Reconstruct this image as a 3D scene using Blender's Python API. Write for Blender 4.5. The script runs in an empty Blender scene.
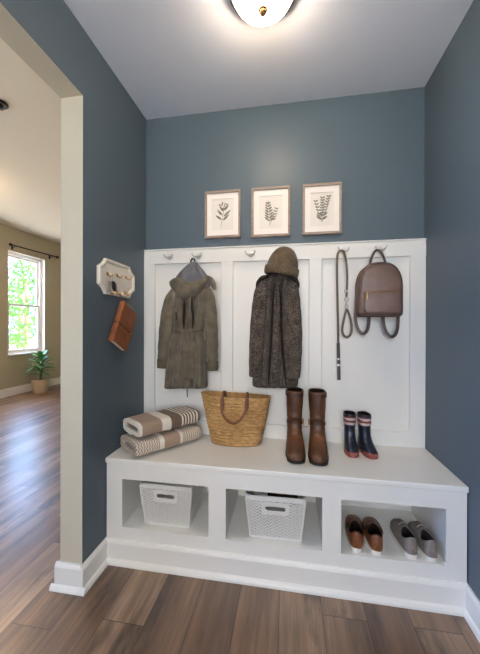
import bpy, bmesh, math, random
from mathutils import Vector, Matrix
PI = math.pi
random.seed(7)
scene = bpy.context.scene
COL = scene.collection

# ------------------------------------------------------------------ camera model (fitted to the room)
F_PX, YAW, PIT, ROLL = 298.7, 0.1637, -0.0019, 0.0028
CAM = Vector((0.8868, -1.7508, 1.1476))
_fw = Vector((-math.sin(YAW) * math.cos(PIT), math.cos(YAW) * math.cos(PIT), math.sin(PIT)))
_r = Vector((math.cos(YAW), math.sin(YAW), 0)); _u = _r.cross(_fw)
_r2 = _r * math.cos(ROLL) + _u * math.sin(ROLL)
_u2 = _u * math.cos(ROLL) - _r * math.sin(ROLL)

def px(x, y, Y):
    d = _fw + _r2 * ((x - 240) / F_PX) - _u2 * ((y - 327) / F_PX)
    return CAM + d * ((Y - CAM.y) / d.y)

cd = bpy.data.cameras.new('camera'); cam = bpy.data.objects.new('camera', cd); COL.objects.link(cam)
cd.sensor_fit = 'HORIZONTAL'; cd.sensor_width = 36; cd.lens = F_PX / 480 * 36; cd.clip_start = 0.02
M = Matrix((_r2, _u2, -_fw)).transposed().to_4x4(); M.translation = CAM
cam.matrix_world = M
scene.camera = cam

# ------------------------------------------------------------------ materials
def lin(h):
    h = h.lstrip('#'); o = []
    for i in (0, 2, 4):
        c = int(h[i:i + 2], 16) / 255
        o.append(c / 12.92 if c <= 0.04045 else ((c + 0.055) / 1.055) ** 2.4)
    return (*o, 1)

class NT:
    def __init__(s, name):
        s.m = bpy.data.materials.new(name); s.m.use_nodes = True
        s.t = s.m.node_tree; s.t.nodes.clear()
        s.out = s.n('ShaderNodeOutputMaterial')
    def n(s, ty, **kw):
        nd = s.t.nodes.new(ty)
        for k, v in kw.items(): setattr(nd, k, v)
        return nd
    def l(s, a, b): s.t.links.new(a, b)
    def math(s, op, a, b=None, c=None):
        nd = s.n('ShaderNodeMath', operation=op)
        for i, v in enumerate((a, b, c)):
            if v is None: continue
            if isinstance(v, (int, float)): nd.inputs[i].default_value = v
            else: s.l(v, nd.inputs[i])
        return nd.outputs[0]
    def ramp(s, fac, stops, interp='LINEAR'):
        nd = s.n('ShaderNodeValToRGB'); cr = nd.color_ramp; cr.interpolation = interp
        while len(cr.elements) < len(stops): cr.elements.new(0.5)
        for e, (p, c) in zip(cr.elements, stops): e.position = p; e.color = c if not isinstance(c, str) else lin(c)
        s.l(fac, nd.inputs[0]); return nd.outputs[0]
    def noise(s, vec, scale, detail=3, rough=0.55):
        nd = s.n('ShaderNodeTexNoise'); nd.inputs['Scale'].default_value = scale
        nd.inputs['Detail'].default_value = detail; nd.inputs['Roughness'].default_value = rough
        if vec is not None: s.l(vec, nd.inputs['Vector'])
        return nd.outputs['Fac']
    def coord(s): return s.n('ShaderNodeTexCoord').outputs['Object']
    def mapping(s, vec, scale=(1, 1, 1), rot=(0, 0, 0), loc=(0, 0, 0)):
        nd = s.n('ShaderNodeMapping'); nd.inputs['Scale'].default_value = scale
        nd.inputs['Rotation'].default_value = rot; nd.inputs['Location'].default_value = loc
        s.l(vec, nd.inputs['Vector']); return nd.outputs[0]
    def bsdf(s, color, rough=0.5, metal=0, spec=0.5, bump=None, bstr=0.2, bdist=0.002, sheen=0, coat=0):
        b = s.n('ShaderNodeBsdfPrincipled')
        for k, v in (('Base Color', color), ('Roughness', rough), ('Metallic', metal), ('Specular IOR Level', spec), ('Sheen Weight', sheen), ('Coat Weight', coat)):
            if hasattr(v, 'links'): s.l(v, b.inputs[k])
            else: b.inputs[k].default_value = v
        if bump is not None:
            bp = s.n('ShaderNodeBump'); bp.inputs['Strength'].default_value = bstr; bp.inputs['Distance'].default_value = bdist
            s.l(bump, bp.inputs['Height']); s.l(bp.outputs[0], b.inputs['Normal'])
        s.l(b.outputs[0], s.out.inputs[0]); s.b = b
        return s.m

def simple(name, hexc, rough=0.5, metal=0, spec=0.5, var=0.0, vscale=8, bump=0, bscale=200, sheen=0, bdist=0.001, coat=0, stretch=(1, 1, 1)):
    t = NT(name); c = lin(hexc) if isinstance(hexc, str) else (*hexc, 1); co = t.coord()
    if stretch != (1, 1, 1): co = t.mapping(co, stretch)
    col = c
    if var:
        f = t.noise(co, vscale, 4)
        lo = tuple(max(0, v * (1 - var)) for v in c[:3]) + (1,); hi = tuple(min(1, v * (1 + var)) for v in c[:3]) + (1,)
        col = t.ramp(f, [(0.3, lo), (0.7, hi)])
    bm = t.noise(co, bscale, 2) if bump else None
    return t.bsdf(col, rough, metal, spec, bm, bump, bdist, sheen, coat)

M_blue = simple('slate_blue_wall_paint', (0.080, 0.110, 0.134), 0.42, spec=0.3, var=0.03, vscale=2, bump=0.12, bscale=260, bdist=0.0006)
M_greige = simple('greige_wall_paint', '#c2bba8', 0.6, spec=0.3, var=0.02, vscale=2, bump=0.1, bscale=260, bdist=0.0006)
M_olive_wall = simple('khaki_wall_paint', '#aca48c', 0.65, spec=0.3, var=0.02, vscale=2)
M_ceil = simple('white_ceiling_paint', '#e9edf8', 0.8, spec=0.2, bump=0.25, bscale=70, bdist=0.002)
M_ceil2 = simple('cream_ceiling_paint', '#dcd3c0', 0.8, spec=0.2, bump=0.2, bscale=70, bdist=0.002)
M_white = simple('white_trim_paint', '#e4e2dc', 0.38, spec=0.45, var=0.015, vscale=5)
M_hook = simple('satin_white_metal_hook', '#d2d0ce', 0.3, metal=0.25)
M_nickel = simple('brushed_nickel', '#a49a8c', 0.32, metal=1)
M_brass = simple('aged_brass', '#b78d5c', 0.32, metal=1)
M_black = simple('black_plastic', '#17171a', 0.35)
M_blackmetal = simple('black_iron', '#1b1917', 0.45, metal=0.6)
M_steel = simple('steel', '#b9b7b2', 0.28, metal=1)
M_goldzip = simple('gold_zip', '#c49a6a', 0.35, metal=0.9)
M_olive = simple('olive_cotton', '#645c4f', 0.85, spec=0.2, var=0.34, vscale=18, bump=0.35, bscale=900, sheen=0.2, bdist=0.0006)
M_fold_shade = simple('dark_fold_shade', '#26221d', 0.9, spec=0.1)  # near-black colour standing in for shade in the coat folds
M_collar = simple('shaded_dark_wool_collar', '#2d2926', 0.95, spec=0.1, var=0.3, vscale=60)  # dark tone holds the collar lining plus shading put into the colour
M_olive_seam = simple('olive_cotton_trim', '#585244', 0.85, spec=0.2, var=0.2, vscale=30, bump=0.3, bscale=900)
M_lining = simple('slate_grey_lining', '#66666b', 0.8, spec=0.2, var=0.25, vscale=22, sheen=0.2)
M_dkstrap = simple('dark_webbing', '#2b2723', 0.8, spec=0.2)
M_beanie = None
M_leash = simple('tan_grey_webbing', '#655a4e', 0.75, spec=0.25, var=0.2, vscale=60, bump=0.3, bscale=700)
M_dkleather = simple('dark_brown_leather', '#3a2219', 0.45, spec=0.5, var=0.3, vscale=30)
M_bag = simple('taupe_leather', '#69534a', 0.42, spec=0.5, var=0.2, vscale=18, bump=0.35, bscale=420, bdist=0.0007)
M_bag_trim = simple('taupe_leather_trim', '#493b34', 0.42, spec=0.5, var=0.15, vscale=30)
M_handle = simple('chestnut_leather', '#6b3c22', 0.5, spec=0.45, var=0.25, vscale=40)
M_boot = simple('distressed_brown_leather', '#5a3822', 0.42, spec=0.45, var=0.6, vscale=10, bump=0.3, bscale=160, bdist=0.001)
M_boot_trim = simple('brown_boot_strap', '#42281a', 0.45, spec=0.45, var=0.3, vscale=30)
M_sole = simple('dark_rubber_sole', '#231d19', 0.6, spec=0.3)
M_inside = simple('dark_lining', '#1d1713', 0.9, spec=0.1)
M_navy = simple('navy_rubber', '#1b2232', 0.3, spec=0.55, var=0.12, vscale=20)
M_coral = simple('coral_red_rubber', '#8c4a42', 0.4, spec=0.5, var=0.12, vscale=30)
M_band = simple('pale_grey_band', '#b8aaa6', 0.45)
M_redband = simple('dark_red_band', '#6f2a2c', 0.45)
M_tan = simple('tan_shoe_leather', '#7a4726', 0.42, spec=0.5, var=0.35, vscale=26, bump=0.2, bscale=240)
M_shoedark = simple('dark_brown_shoe_collar', '#3a2418', 0.6, spec=0.3)
M_canvas = simple('grey_canvas', '#867c74', 0.85, spec=0.2, var=0.14, vscale=60, bump=0.4, bscale=800)
M_offwhite = simple('off_white_rubber', '#d9d4cb', 0.5, spec=0.4)
M_insole = simple('charcoal_insole', '#2c2a29', 0.9, spec=0.1)
M_insole2 = simple('pale_insole', '#5b5148', 0.9, spec=0.1)
M_plastic = simple('white_plastic_weave', '#dddbd6', 0.45, spec=0.45)
M_bundle = simple('dark_maroon_knit', '#34211d', 0.9, spec=0.15, var=0.3, vscale=40, bump=0.5, bscale=300)
M_rack = simple('antique_white_wood', '#e3dccf', 0.5, spec=0.4, var=0.06, vscale=10)
M_note = simple('saddle_brown_leather', '#80492b', 0.4, spec=0.5, var=0.28, vscale=22, bump=0.2, bscale=300)
M_paper = simple('cream_pages', '#d8cdb8', 0.8, spec=0.2)
M_frame = simple('weathered_oak', '#97857a', 0.55, spec=0.35, var=0.2, vscale=18, stretch=(1, 1, 4))
M_mat = simple('white_mat_board', '#efe9e2', 0.8, spec=0.2)
M_print = simple('ivory_print_paper', '#e6e0d7', 0.85, spec=0.15, var=0.03, vscale=12)
M_ink = simple('grey_green_ink', '#827e74', 0.85, spec=0.1, var=0.35, vscale=45)
M_pot = simple('cream_ceramic', '#b8a58a', 0.5, spec=0.4, var=0.06, vscale=14)
M_soil = simple('dark_soil', '#2a1f17', 0.95, spec=0.1, var=0.4, vscale=60)
M_leaf = simple('palm_leaf', '#5b9448', 0.4, spec=0.4, var=0.4, vscale=7)
M_stem = simple('green_stem', '#4d6b34', 0.5)
M_tree = simple('tree_foliage', '#2f5a1f', 0.6, spec=0.2, var=0.35, vscale=3)
M_bark = simple('bark', '#5b4a3a', 0.9, var=0.3, vscale=9)
M_bounce_ground = simple('pale_bounce_ground', '#cfcdc6', 0.9, var=0.25, vscale=4)  # ground made pale to bounce daylight up onto the ceiling

def make_floor():
    t = NT('wood_plank_floor'); co = t.coord()
    sx = t.n('ShaderNodeSeparateXYZ'); t.l(co, sx.inputs[0])
    PW, PL = 0.17, 1.25
    u = t.math('DIVIDE', sx.outputs[0], PW); row = t.math('FLOOR', u); fu = t.math('FRACT', u)
    wn = t.n('ShaderNodeTexWhiteNoise', noise_dimensions='1D'); t.l(row, wn.inputs['W'])
    v = t.math('ADD', t.math('DIVIDE', sx.outputs[1], PL), t.math('MULTIPLY', wn.outputs['Value'], 3.7))
    fl = t.math('FLOOR', v); fv = t.math('FRACT', v)
    pid = t.math('ADD', t.math('MULTIPLY', row, 13.37), t.math('MULTIPLY', fl, 7.11))
    w2 = t.n('ShaderNodeTexWhiteNoise', noise_dimensions='1D'); t.l(pid, w2.inputs['W'])
    base = t.ramp(w2.outputs['Value'], [(0, '#785944'), (0.3, '#99775b'), (0.6, '#b69678'), (0.8, '#85664e'), (1, '#a88769')])
    off = t.n('ShaderNodeCombineXYZ'); t.l(t.math('MULTIPLY', pid, 3.1), off.inputs[2])
    va = t.n('ShaderNodeVectorMath', operation='ADD'); t.l(co, va.inputs[0]); t.l(off.outputs[0], va.inputs[1])
    g1 = t.noise(t.mapping(va.outputs[0], (13, 1.0, 1)), 1, 5, 0.6)
    g2 = t.noise(t.mapping(va.outputs[0], (70, 3, 1)), 1, 3, 0.6)
    grain = t.ramp(g1, [(0.26, '#5d534b'), (0.46, '#bdb6ae'), (0.68, '#ffffff')])
    fine = t.ramp(g2, [(0.3, '#b0aba4'), (0.6, '#ffffff')])
    def mul(a, b, f=1.0):
        m = t.n('ShaderNodeMix', data_type='RGBA', blend_type='MULTIPLY'); m.inputs[0].default_value = f
        t.l(a, m.inputs[6]); t.l(b, m.inputs[7]); return m.outputs[2]
    g3 = t.noise(t.mapping(va.outputs[0], (7, 1.6, 1)), 1, 4, 0.7)
    knot = t.ramp(g3, [(0.33, '#54443a'), (0.47, '#ffffff')])
    c = mul(mul(mul(base, grain, 0.85), fine, 0.6), knot, .8)
    e = t.math('MINIMUM', t.math('MULTIPLY', t.math('MINIMUM', fu, t.math('SUBTRACT', 1, fu)), PW), t.math('MULTIPLY', t.math('MINIMUM', fv, t.math('SUBTRACT', 1, fv)), PL))
    seam = t.math('GREATER_THAN', e, 0.0016)
    sc = t.ramp(seam, [(0, '#8d857d'), (1, '#ffffff')])
    c = mul(c, sc)
    rg = t.ramp(g1, [(0.3, (0.42, 0.42, 0.42, 1)), (0.7, (0.32, 0.32, 0.32, 1))])
    h = t.math('ADD', t.math('MULTIPLY', seam, 0.6), t.math('MULTIPLY', g2, 0.4))
    m = t.bsdf(c, rg, 0, 0.9, h, 0.2, 0.001, coat=.5); t.b.inputs['Coat Roughness'].default_value = .26; return m
M_floor = make_floor()

def make_tweed(name, a, b, c, s):
    t = NT(name); co = t.coord()
    f = t.noise(co, s, 2, 0.7); g = t.noise(co, s * 0.12, 3)
    k = t.math('ADD', t.math('MULTIPLY', f, 0.8), t.math('MULTIPLY', g, 0.2))
    col = t.ramp(k, [(0.38, a), (0.5, b), (0.62, c)])
    return t.bsdf(col, 0.95, 0, 0.1, f, 0.5, 0.002, 0.15)
M_tweed = make_tweed('charcoal_brown_tweed', '#231f1c', '#453d37', '#7d7166', 210)
M_beanie = make_tweed('olive_brown_knit', '#3a3026', '#564a3c', '#74664f', 330)

def make_straw():
    t = NT('woven_straw'); co = t.coord()
    n1 = t.noise(t.mapping(co, (40, 40, 160)), 1, 3); n2 = t.noise(co, 9, 3)
    col = t.ramp(t.math('ADD', t.math('MULTIPLY', n1, 0.7), t.math('MULTIPLY', n2, 0.3)), [(0.3, '#7f5d38'), (0.5, '#ad8655'), (0.7, '#cdac7e')])
    w = t.noise(t.mapping(co, (170, 170, 60)), 1, 2)
    return t.bsdf(col, 0.7, 0, 0.25, w, 0.7, 0.003)
M_straw = make_straw()

def make_towel(name, stops, pattern=None):
    """bands run across the towel: colour depends on the local x (length 0.34 m, centred)"""
    t = NT(name); co = t.coord(); sx = t.n('ShaderNodeSeparateXYZ'); t.l(co, sx.inputs[0])
    wob = t.math('MULTIPLY', t.math('SUBTRACT', t.noise(co, 60, 2), 0.5), 0.004)
    f = t.math('DIVIDE', t.math('ADD', t.math('ADD', sx.outputs[0], 0.178), wob), 0.356)
    col = t.ramp(f, stops, 'CONSTANT')
    if pattern:
        # small zigzag of cream threads in the two end bands
        zz = t.math('PINGPONG', t.math('MULTIPLY', t.math('ADD', sx.outputs[1], sx.outputs[2]), 45), 0.5)
        st = t.math('FRACT', t.math('ADD', t.math('MULTIPLY', sx.outputs[0], 75), zz))
        on = t.math('GREATER_THAN', st, 0.45)
        zone = t.math('ADD', t.math('LESS_THAN', f, 0.30), t.math('GREATER_THAN', f, 0.70))
        m = t.n('ShaderNodeMix', data_type='RGBA'); t.l(t.math('MULTIPLY', on, zone), m.inputs[0])
        t.l(col, m.inputs[6]); m.inputs[7].default_value = lin('#d9cfc0'); col = m.outputs[2]
    return t.bsdf(col, 0.95, 0, 0.1, t.noise(co, 420, 2), 0.9, 0.003, 0.2)
W_, B_, T_ = '#e3dccf', '#a68d78', '#6d5b4c'
st = [(0, W_), (0.035, B_), (0.33, W_), (0.48, T_), (0.66, W_)]
for k in range(5): st += [(0.685 + k * 0.052, T_), (0.711 + k * 0.052, W_)]
st += [(0.955, T_)]
M_towel_a = make_towel('striped_terry', st)
M_towel_b = make_towel('patterned_terry', [(0, B_), (0.31, W_), (0.385, B_), (0.64, W_), (0.69, '#a8927e')], True)

def make_dome(STR, colr):
    t = NT('frosted_lit_glass'); e = t.n('ShaderNodeEmission'); e.inputs[0].default_value = colr; e.inputs[1].default_value = STR
    t.l(e.outputs[0], t.out.inputs[0]); return t.m
M_dome = make_dome(38, (1.0, .79, .57, 1)); M_dome2 = make_dome(100, (1.0, .70, .42, 1))
def make_pane():
    t = NT('window_glass'); tr = t.n('ShaderNodeBsdfTransparent'); gl = t.n('ShaderNodeBsdfGlossy'); gl.inputs['Roughness'].default_value = 0.02
    mx = t.n('ShaderNodeMixShader'); mx.inputs[0].default_value = .06
    t.l(tr.outputs[0], mx.inputs[1]); t.l(gl.outputs[0], mx.inputs[2]); t.l(mx.outputs[0], t.out.inputs[0]); return t.m
M_pane = make_pane()

# ------------------------------------------------------------------ mesh helpers
def V(*a): return Vector(a)
def spline(pts, n=6):
    """Catmull-Rom through tuples of any length"""
    P = [pts[0]] + list(pts) + [pts[-1]]; out = []
    for i in range(1, len(P) - 2):
        for k in range(n):
            t = k / n; q = []
            for a, b, c, d in zip(P[i - 1], P[i], P[i + 1], P[i + 2]):
                q.append(0.5 * (2 * b + (c - a) * t + (2 * a - 5 * b + 4 * c - d) * t * t + (3 * b - a - 3 * c + d) * t ** 3))
            out.append(tuple(q))
    out.append(tuple(pts[-1])); return out
def sp(v, p): return math.copysign(abs(v) ** p, v)

class G:
    def __init__(s): s.v = []; s.f = []; s.mi = []
    def add(s, vs, fs, m=0):
        o = len(s.v); s.v += [Vector(v) for v in vs]; s.f += [tuple(i + o for i in f) for f in fs]; s.mi += [m] * len(fs); return s
    def box(s, a, b, m=0, mat=None):
        x0, y0, z0 = a; x1, y1, z1 = b
        vs = [Vector(p) for p in ((x0, y0, z0), (x1, y0, z0), (x1, y1, z0), (x0, y1, z0), (x0, y0, z1), (x1, y0, z1), (x1, y1, z1), (x0, y1, z1))]
        if mat is not None: vs = [mat @ v for v in vs]
        return s.add(vs, [(0, 3, 2, 1), (4, 5, 6, 7), (0, 1, 5, 4), (1, 2, 6, 5), (2, 3, 7, 6), (3, 0, 4, 7)], m)
    def loft(s, rings, cap0=True, cap1=True, m=0, closed=True):
        n = len(rings[0]); vs = [p for r in rings for p in r]; fs = []
        for i in range(len(rings) - 1):
            for j in range(n if closed else n - 1):
                k = (j + 1) % n; fs.append((i * n + j, i * n + k, (i + 1) * n + k, (i + 1) * n + j))
        if closed and cap0: fs.append(tuple(range(n - 1, -1, -1)))
        if closed and cap1: fs.append(tuple((len(rings) - 1) * n + j for j in range(n)))
        return s.add(vs, fs, m)
    def tube(s, path, ra, rb=None, ref=(1, 0, 0), n=10, caps=True, m=0, power=1.0, closed=False):
        P = [Vector(p[:3]) for p in path]; L = len(P); rings = []; ref = Vector(ref)
        for i in range(L):
            if closed: t = P[(i + 1) % L] - P[i - 1]
            else: t = P[min(i + 1, L - 1)] - P[max(i - 1, 0)]
            t.normalize(); a = ref - t * ref.dot(t)
            if a.length < 1e-4: a = Vector((0, 1, 0)) - t * t.y
            a.normalize(); b = t.cross(a)
            r1 = ra[i] if isinstance(ra, (list, tuple)) else ra
            r2 = r1 if rb is None else (rb[i] if isinstance(rb, (list, tuple)) else rb)
            rings.append([P[i] + a * (r1 * sp(math.cos(2 * PI * j / n), power)) + b * (r2 * sp(math.sin(2 * PI * j / n), power)) for j in range(n)])
        if closed: rings.append(rings[0]); return s.loft(rings, False, False, m)
        return s.loft(rings, caps, caps, m)
    def lathe(s, prof, n=28, o=(0, 0, 0), m=0, cap=True):
        o = Vector(o)
        return s.loft([[o + Vector((r * math.cos(2 * PI * j / n), r * math.sin(2 * PI * j / n), z)) for j in range(n)] for r, z in prof], cap, cap, m)
    def prism(s, pts, fn, m=0):
        """pts 2-D outline, fn(p, k) -> 3-D for k = 0 (back) / 1 (front)"""
        return s.loft([[fn(p, 0) for p in pts], [fn(p, 1) for p in pts]], True, True, m)
    def xf(s, mat):
        s.v = [mat @ v for v in s.v]; return s
    def build(s, name, mats, parent=None, smooth=True, bevel=0, subd=0, solid=0, world=True, loc=None, rot=None, angle=None, seg=2):
        me = bpy.data.meshes.new(name)
        off = Vector((0, 0, 0))
        if parent is not None and world: off = world_loc(parent)
        if loc is not None and world: off = Vector(loc)
        me.from_pydata([tuple(v - off) for v in s.v], [], s.f)
        if not isinstance(mats, (list, tuple)): mats = [mats]
        for mm in mats: me.materials.append(mm)
        me.polygons.foreach_set('material_index', s.mi)
        bm = bmesh.new(); bm.from_mesh(me); bmesh.ops.remove_doubles(bm, verts=bm.verts, dist=1e-6); bmesh.ops.recalc_face_normals(bm, faces=bm.faces); bm.to_mesh(me); bm.free()
        me.polygons.foreach_set('use_smooth', [smooth] * len(me.polygons))
        o = bpy.data.objects.new(name, me); COL.objects.link(o)
        if parent is not None: o.parent = parent
        if loc is not None: o.location = loc
        if rot is not None: o.rotation_euler = rot
        if bevel:
            b = o.modifiers.new('bevel', 'BEVEL'); b.width = bevel; b.segments = seg; b.limit_method = 'ANGLE'; b.angle_limit = 0.6
        if solid:
            b = o.modifiers.new('solid', 'SOLIDIFY'); b.thickness = solid; b.offset = 0
        if subd:
            b = o.modifiers.new('sub', 'SUBSURF'); b.levels = subd; b.render_levels = subd
        if smooth and not subd and angle is None: angle = 0.7
        if smooth and angle:
            for e in me.edges: pass
            try: me.set_sharp_from_angle(angle=angle)
            except Exception: pass
        return o

def world_loc(o):
    p = Vector(o.location)
    while o.parent is not None:
        o = o.parent; p = p + Vector(o.location)
    return p
def thing(name, label, cat, loc=(0, 0, 0), rotz=0, group=None, rot=None):
    o = bpy.data.objects.new(name, None); COL.objects.link(o); o.empty_display_size = 0.05
    o.location = loc; o.rotation_euler = rot if rot is not None else (0, 0, rotz)
    o['label'] = label; o['category'] = cat; o['kind'] = 'thing'
    if group: o['group'] = group
    return o
def tag(o, label, cat, group=None):
    o['label'] = label; o['category'] = cat; o['kind'] = 'thing'
    if group: o['group'] = group
    return o
def struct(o, label=None):
    o['kind'] = 'structure'
    if label: o['label'] = label
    return o
def copy_tree(o, parent=None):
    c = o.copy(); COL.objects.link(c); c.parent = parent
    for ch in list(o.children): copy_tree(ch, c)
    return c

# ------------------------------------------------------------------ the setting
W, H, H2 = 1.602, 2.44, 2.76
ZW, HB, D = 1.61, 0.505, 0.421
YJ, HOP, T = -0.581, 2.149, 0.107
YR, YE, XO = -3.3, 3.75, -3.6          # rear wall, far end wall, outer (window) wall
struct(G().box((XO - .15, YR - .12, -.05), (W + .12, YE + .12, 0)).build('floor', M_floor, smooth=False))
struct(G().box((-.05, YR, H), (W + .05, .05, H + .06)).build('ceiling', M_ceil, smooth=False))
struct(G().box((XO - .15, YR - .12, H2), (-.02, YE + .12, H2 + .06)).build('ceiling_far', M_ceil2, smooth=False))
struct(G().box((0, 0, 0), (W + .12, .1, H + .05)).build('wall_back', M_blue, smooth=False))
struct(G().box((W, YR, 0), (W + .12, 0, H + .05)).build('wall_right', M_blue, smooth=False))
g = G()
for a, b in (((-T, YJ, 0), (0, YE, H2)), ((-T, -2.9, HOP), (0, YJ, H2)), ((-T, YR, 0), (0, -2.9, H2))): g.box(a, b)
o = g.build('wall_left', [M_greige, M_blue], smooth=False)
for p in o.data.polygons:
    if p.normal.x > 0.9: p.material_index = 1
struct(o)

def wall_with_holes(name, mat, fix, span, ztop, holes):
    """fix=('x',a,b) slab between a and b; holes = (s0,s1,z0,z1) along the span"""
    g = G(); ax, a, b = fix
    def bx(s0, s1, z0, z1):
        if ax == 'x': g.box((a, s0, z0), (b, s1, z1))
        else: g.box((s0, a, z0), (s1, b, z1))
    s = span[0]
    for h in sorted(holes):
        bx(s, h[0], 0, ztop); bx(h[0], h[1], 0, h[2]); bx(h[0], h[1], h[3], ztop); s = h[1]
    bx(s, span[1], 0, ztop)
    return struct(g.build(name, mat, smooth=False))
WIN = [(2.40, 3.14, 0.66, 2.375), (0.95, 1.69, 0.66, 2.375), (-2.2, -0.7, 0.4, 2.375)]  # first is the visible far window; the other two are unseen, added for daylight
wall_with_holes('wall_outer', M_olive_wall, ('x', XO - .15, XO), (YR - .12, YE + .12), H2, WIN)
wall_with_holes('wall_rear', M_greige, ('y', YR - .12, YR), (XO, W + .12), H2, [(0.12, 1.48, 0.6, 2.35)])
struct(G().box((XO, YE, 0), (-T, YE + .12, H2)).build('wall_end', M_olive_wall, smooth=False))

def window(i, a, b, ax, s0, s1, z0, z1, inner):
    """double-hung sash window filling a hole; inner = direction of the room along the wall normal"""
    root = thing('window_%d' % i, '', '', (0, 0, 0)); del root['label']; del root['category']; root['kind'] = 'structure'
    def bx(g, p0, p1, q0, q1, z0, z1):
        if ax == 'x': g.box((p0, q0, z0), (p1, q1, z1))
        else: g.box((q0, p0, z0), (q1, p1, z1))
    c = (a + b) / 2 - inner * 0.02
    fr = G(); w = 0.05
    bx(fr, c - .04, c + .04, s0, s0 + w, z0, z1); bx(fr, c - .04, c + .04, s1 - w, s1, z0, z1)
    bx(fr, c - .04, c + .04, s0 + w, s1 - w, z0, z0 + w); bx(fr, c - .04, c + .04, s0 + w, s1 - w, z1 - w, z1)
    fr.build('window_frame', M_white, root, smooth=False, bevel=.004)
    zm = (z0 + z1) / 2 - 0.02; w2 = .035
    for k, (za, zb, oy) in enumerate(((z0 + w, zm + .02, inner * .015), (zm - .02, z1 - w, -inner * .015))):
        gs = G(); sa, sb = s0 + w, s1 - w; p0, p1 = c + oy - .014, c + oy + .014
        bx(gs, p0, p1, sa, sa + w2, za, zb); bx(gs, p0, p1, sb - w2, sb, za, zb)
        bx(gs, p0, p1, sa + w2, sb - w2, za, za + w2 + .005); bx(gs, p0, p1, sa + w2, sb - w2, zb - w2, zb)
        sash = gs.build('sash', M_white, root, smooth=False, bevel=.003)
        gp = G(); bx(gp, c + oy - .003, c + oy + .003, sa + w2, sb - w2, za + w2 + .005, zb - w2)
        gp.build('pane', M_pane, sash, smooth=False)
    gl = G(); bb = b if inner > 0 else a
    lo, hi = sorted((c + inner * .04, bb + inner * .03)); bx(gl, lo, hi, s0 - .0, s1 + .0, z0 - .001, z0 + .022)
    gl.build('window_sill', M_white, root, smooth=False, bevel=.004)
    # reveal lining (white painted returns)
    lo, hi = sorted((c + inner * .04, bb + inner * .001)); rv = G()
    bx(rv, lo, hi, s0, s0 + .006, z0 + .022, z1); bx(rv, lo, hi, s1 - .006, s1, z0 + .022, z1); bx(rv, lo, hi, s0 + .006, s1 - .006, z1 - .006, z1)
    rv.build('reveal', M_white, root, smooth=False)
    # sky portal
    ld = bpy.data.lights.new('sky_portal', 'AREA'); ld.shape = 'RECTANGLE'; ld.cycles.is_portal = True
    lo = bpy.data.objects.new('sky_portal', ld); COL.objects.link(lo)
    out = a if inner > 0 else b
    if ax == 'x':
        lo.location = (out - inner * .02, (s0 + s1) / 2, (z0 + z1) / 2); nrm = Vector((inner, 0, 0)); ld.size = s1 - s0; ld.size_y = z1 - z0
    else:
        lo.location = ((s0 + s1) / 2, out - inner * .02, (z0 + z1) / 2); nrm = Vector((0, inner, 0)); ld.size = s1 - s0; ld.size_y = z1 - z0
    lo.rotation_euler = nrm.to_track_quat('-Z', 'Z').to_euler()
for i, w_ in enumerate(WIN): window(i + 1, XO - .15, XO, 'x', *w_, 1)
window(4, YR - .12, YR, 'y', 0.12, 1.48, 0.6, 2.35, 1)  # unseen window added behind the camera to let in fill daylight

# wainscot: flat board, frame of stiles and rails with a small moulding inside each panel
g = G(); g.box((0, -.006, HB - .02), (W, 0, ZW - .002))
SX = [(0, .069), (.486, .558), (.995, 1.067), (1.525, W)]
g.box((0, -.026, 1.53), (W, -.005, ZW)); g.box((0, -.026, HB - .02), (W, -.005, .581))
for a, b in SX: g.box((a, -.026, .581), (b, -.005, 1.53))
struct(g.build('trim_1', M_white, smooth=False, bevel=.004), 'white board and batten wainscot')
g = G(); g.box((0, -.032, ZW), (W, 0, ZW + .008)); struct(g.build('trim_2', M_white, smooth=False, bevel=.003))
# baseboards
def base_run(g, g2, a, b, nrm, e0=0, e1=0):
    a = Vector(a); b = Vector(b); n = Vector(nrm)
    prof = [(0, 0), (.016, 0), (.016, .094), (.012, .104), (.007, .11), (0, .11)]
    shoe = [(.0158, 0), (.03, 0), (.029, .008), (.024, .017), (.0158, .022)]
    for gg, pr in ((g, prof), (g2, shoe)):
        dr = (b - a).normalized() * (gg is g2)
        gg.loft([[p + n * q[0] + Vector((0, 0, q[1])) for q in pr] for p in (a - dr * e0, b + dr * e1)])
g = G(); g2 = G()
base_run(g, g2, (0, YJ - .016, 0), (0, -.40, 0), (1, 0, 0)); base_run(g, g2, (-T - .016, YJ, 0), (.0, YJ, 0), (0, -1, 0), .014, .03)
base_run(g, g2, (-T, YJ - .0005, 0), (-T, YE, 0), (-1, 0, 0))
o = g.build('baseboard_left', M_white, smooth=False); struct(o); struct(g2.build('trim_3', M_white, smooth=False))
g = G(); g2 = G(); base_run(g, g2, (W, YR, 0), (W, -.40, 0), (-1, 0, 0)); struct(g.build('baseboard_right', M_white, smooth=False)); struct(g2.build('trim_4', M_white, smooth=False))
g = G(); g.box((XO, YR, 0), (XO + .016, YE, .138)); struct(g.build('baseboard_outer', M_white, smooth=False, bevel=.004))

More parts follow.
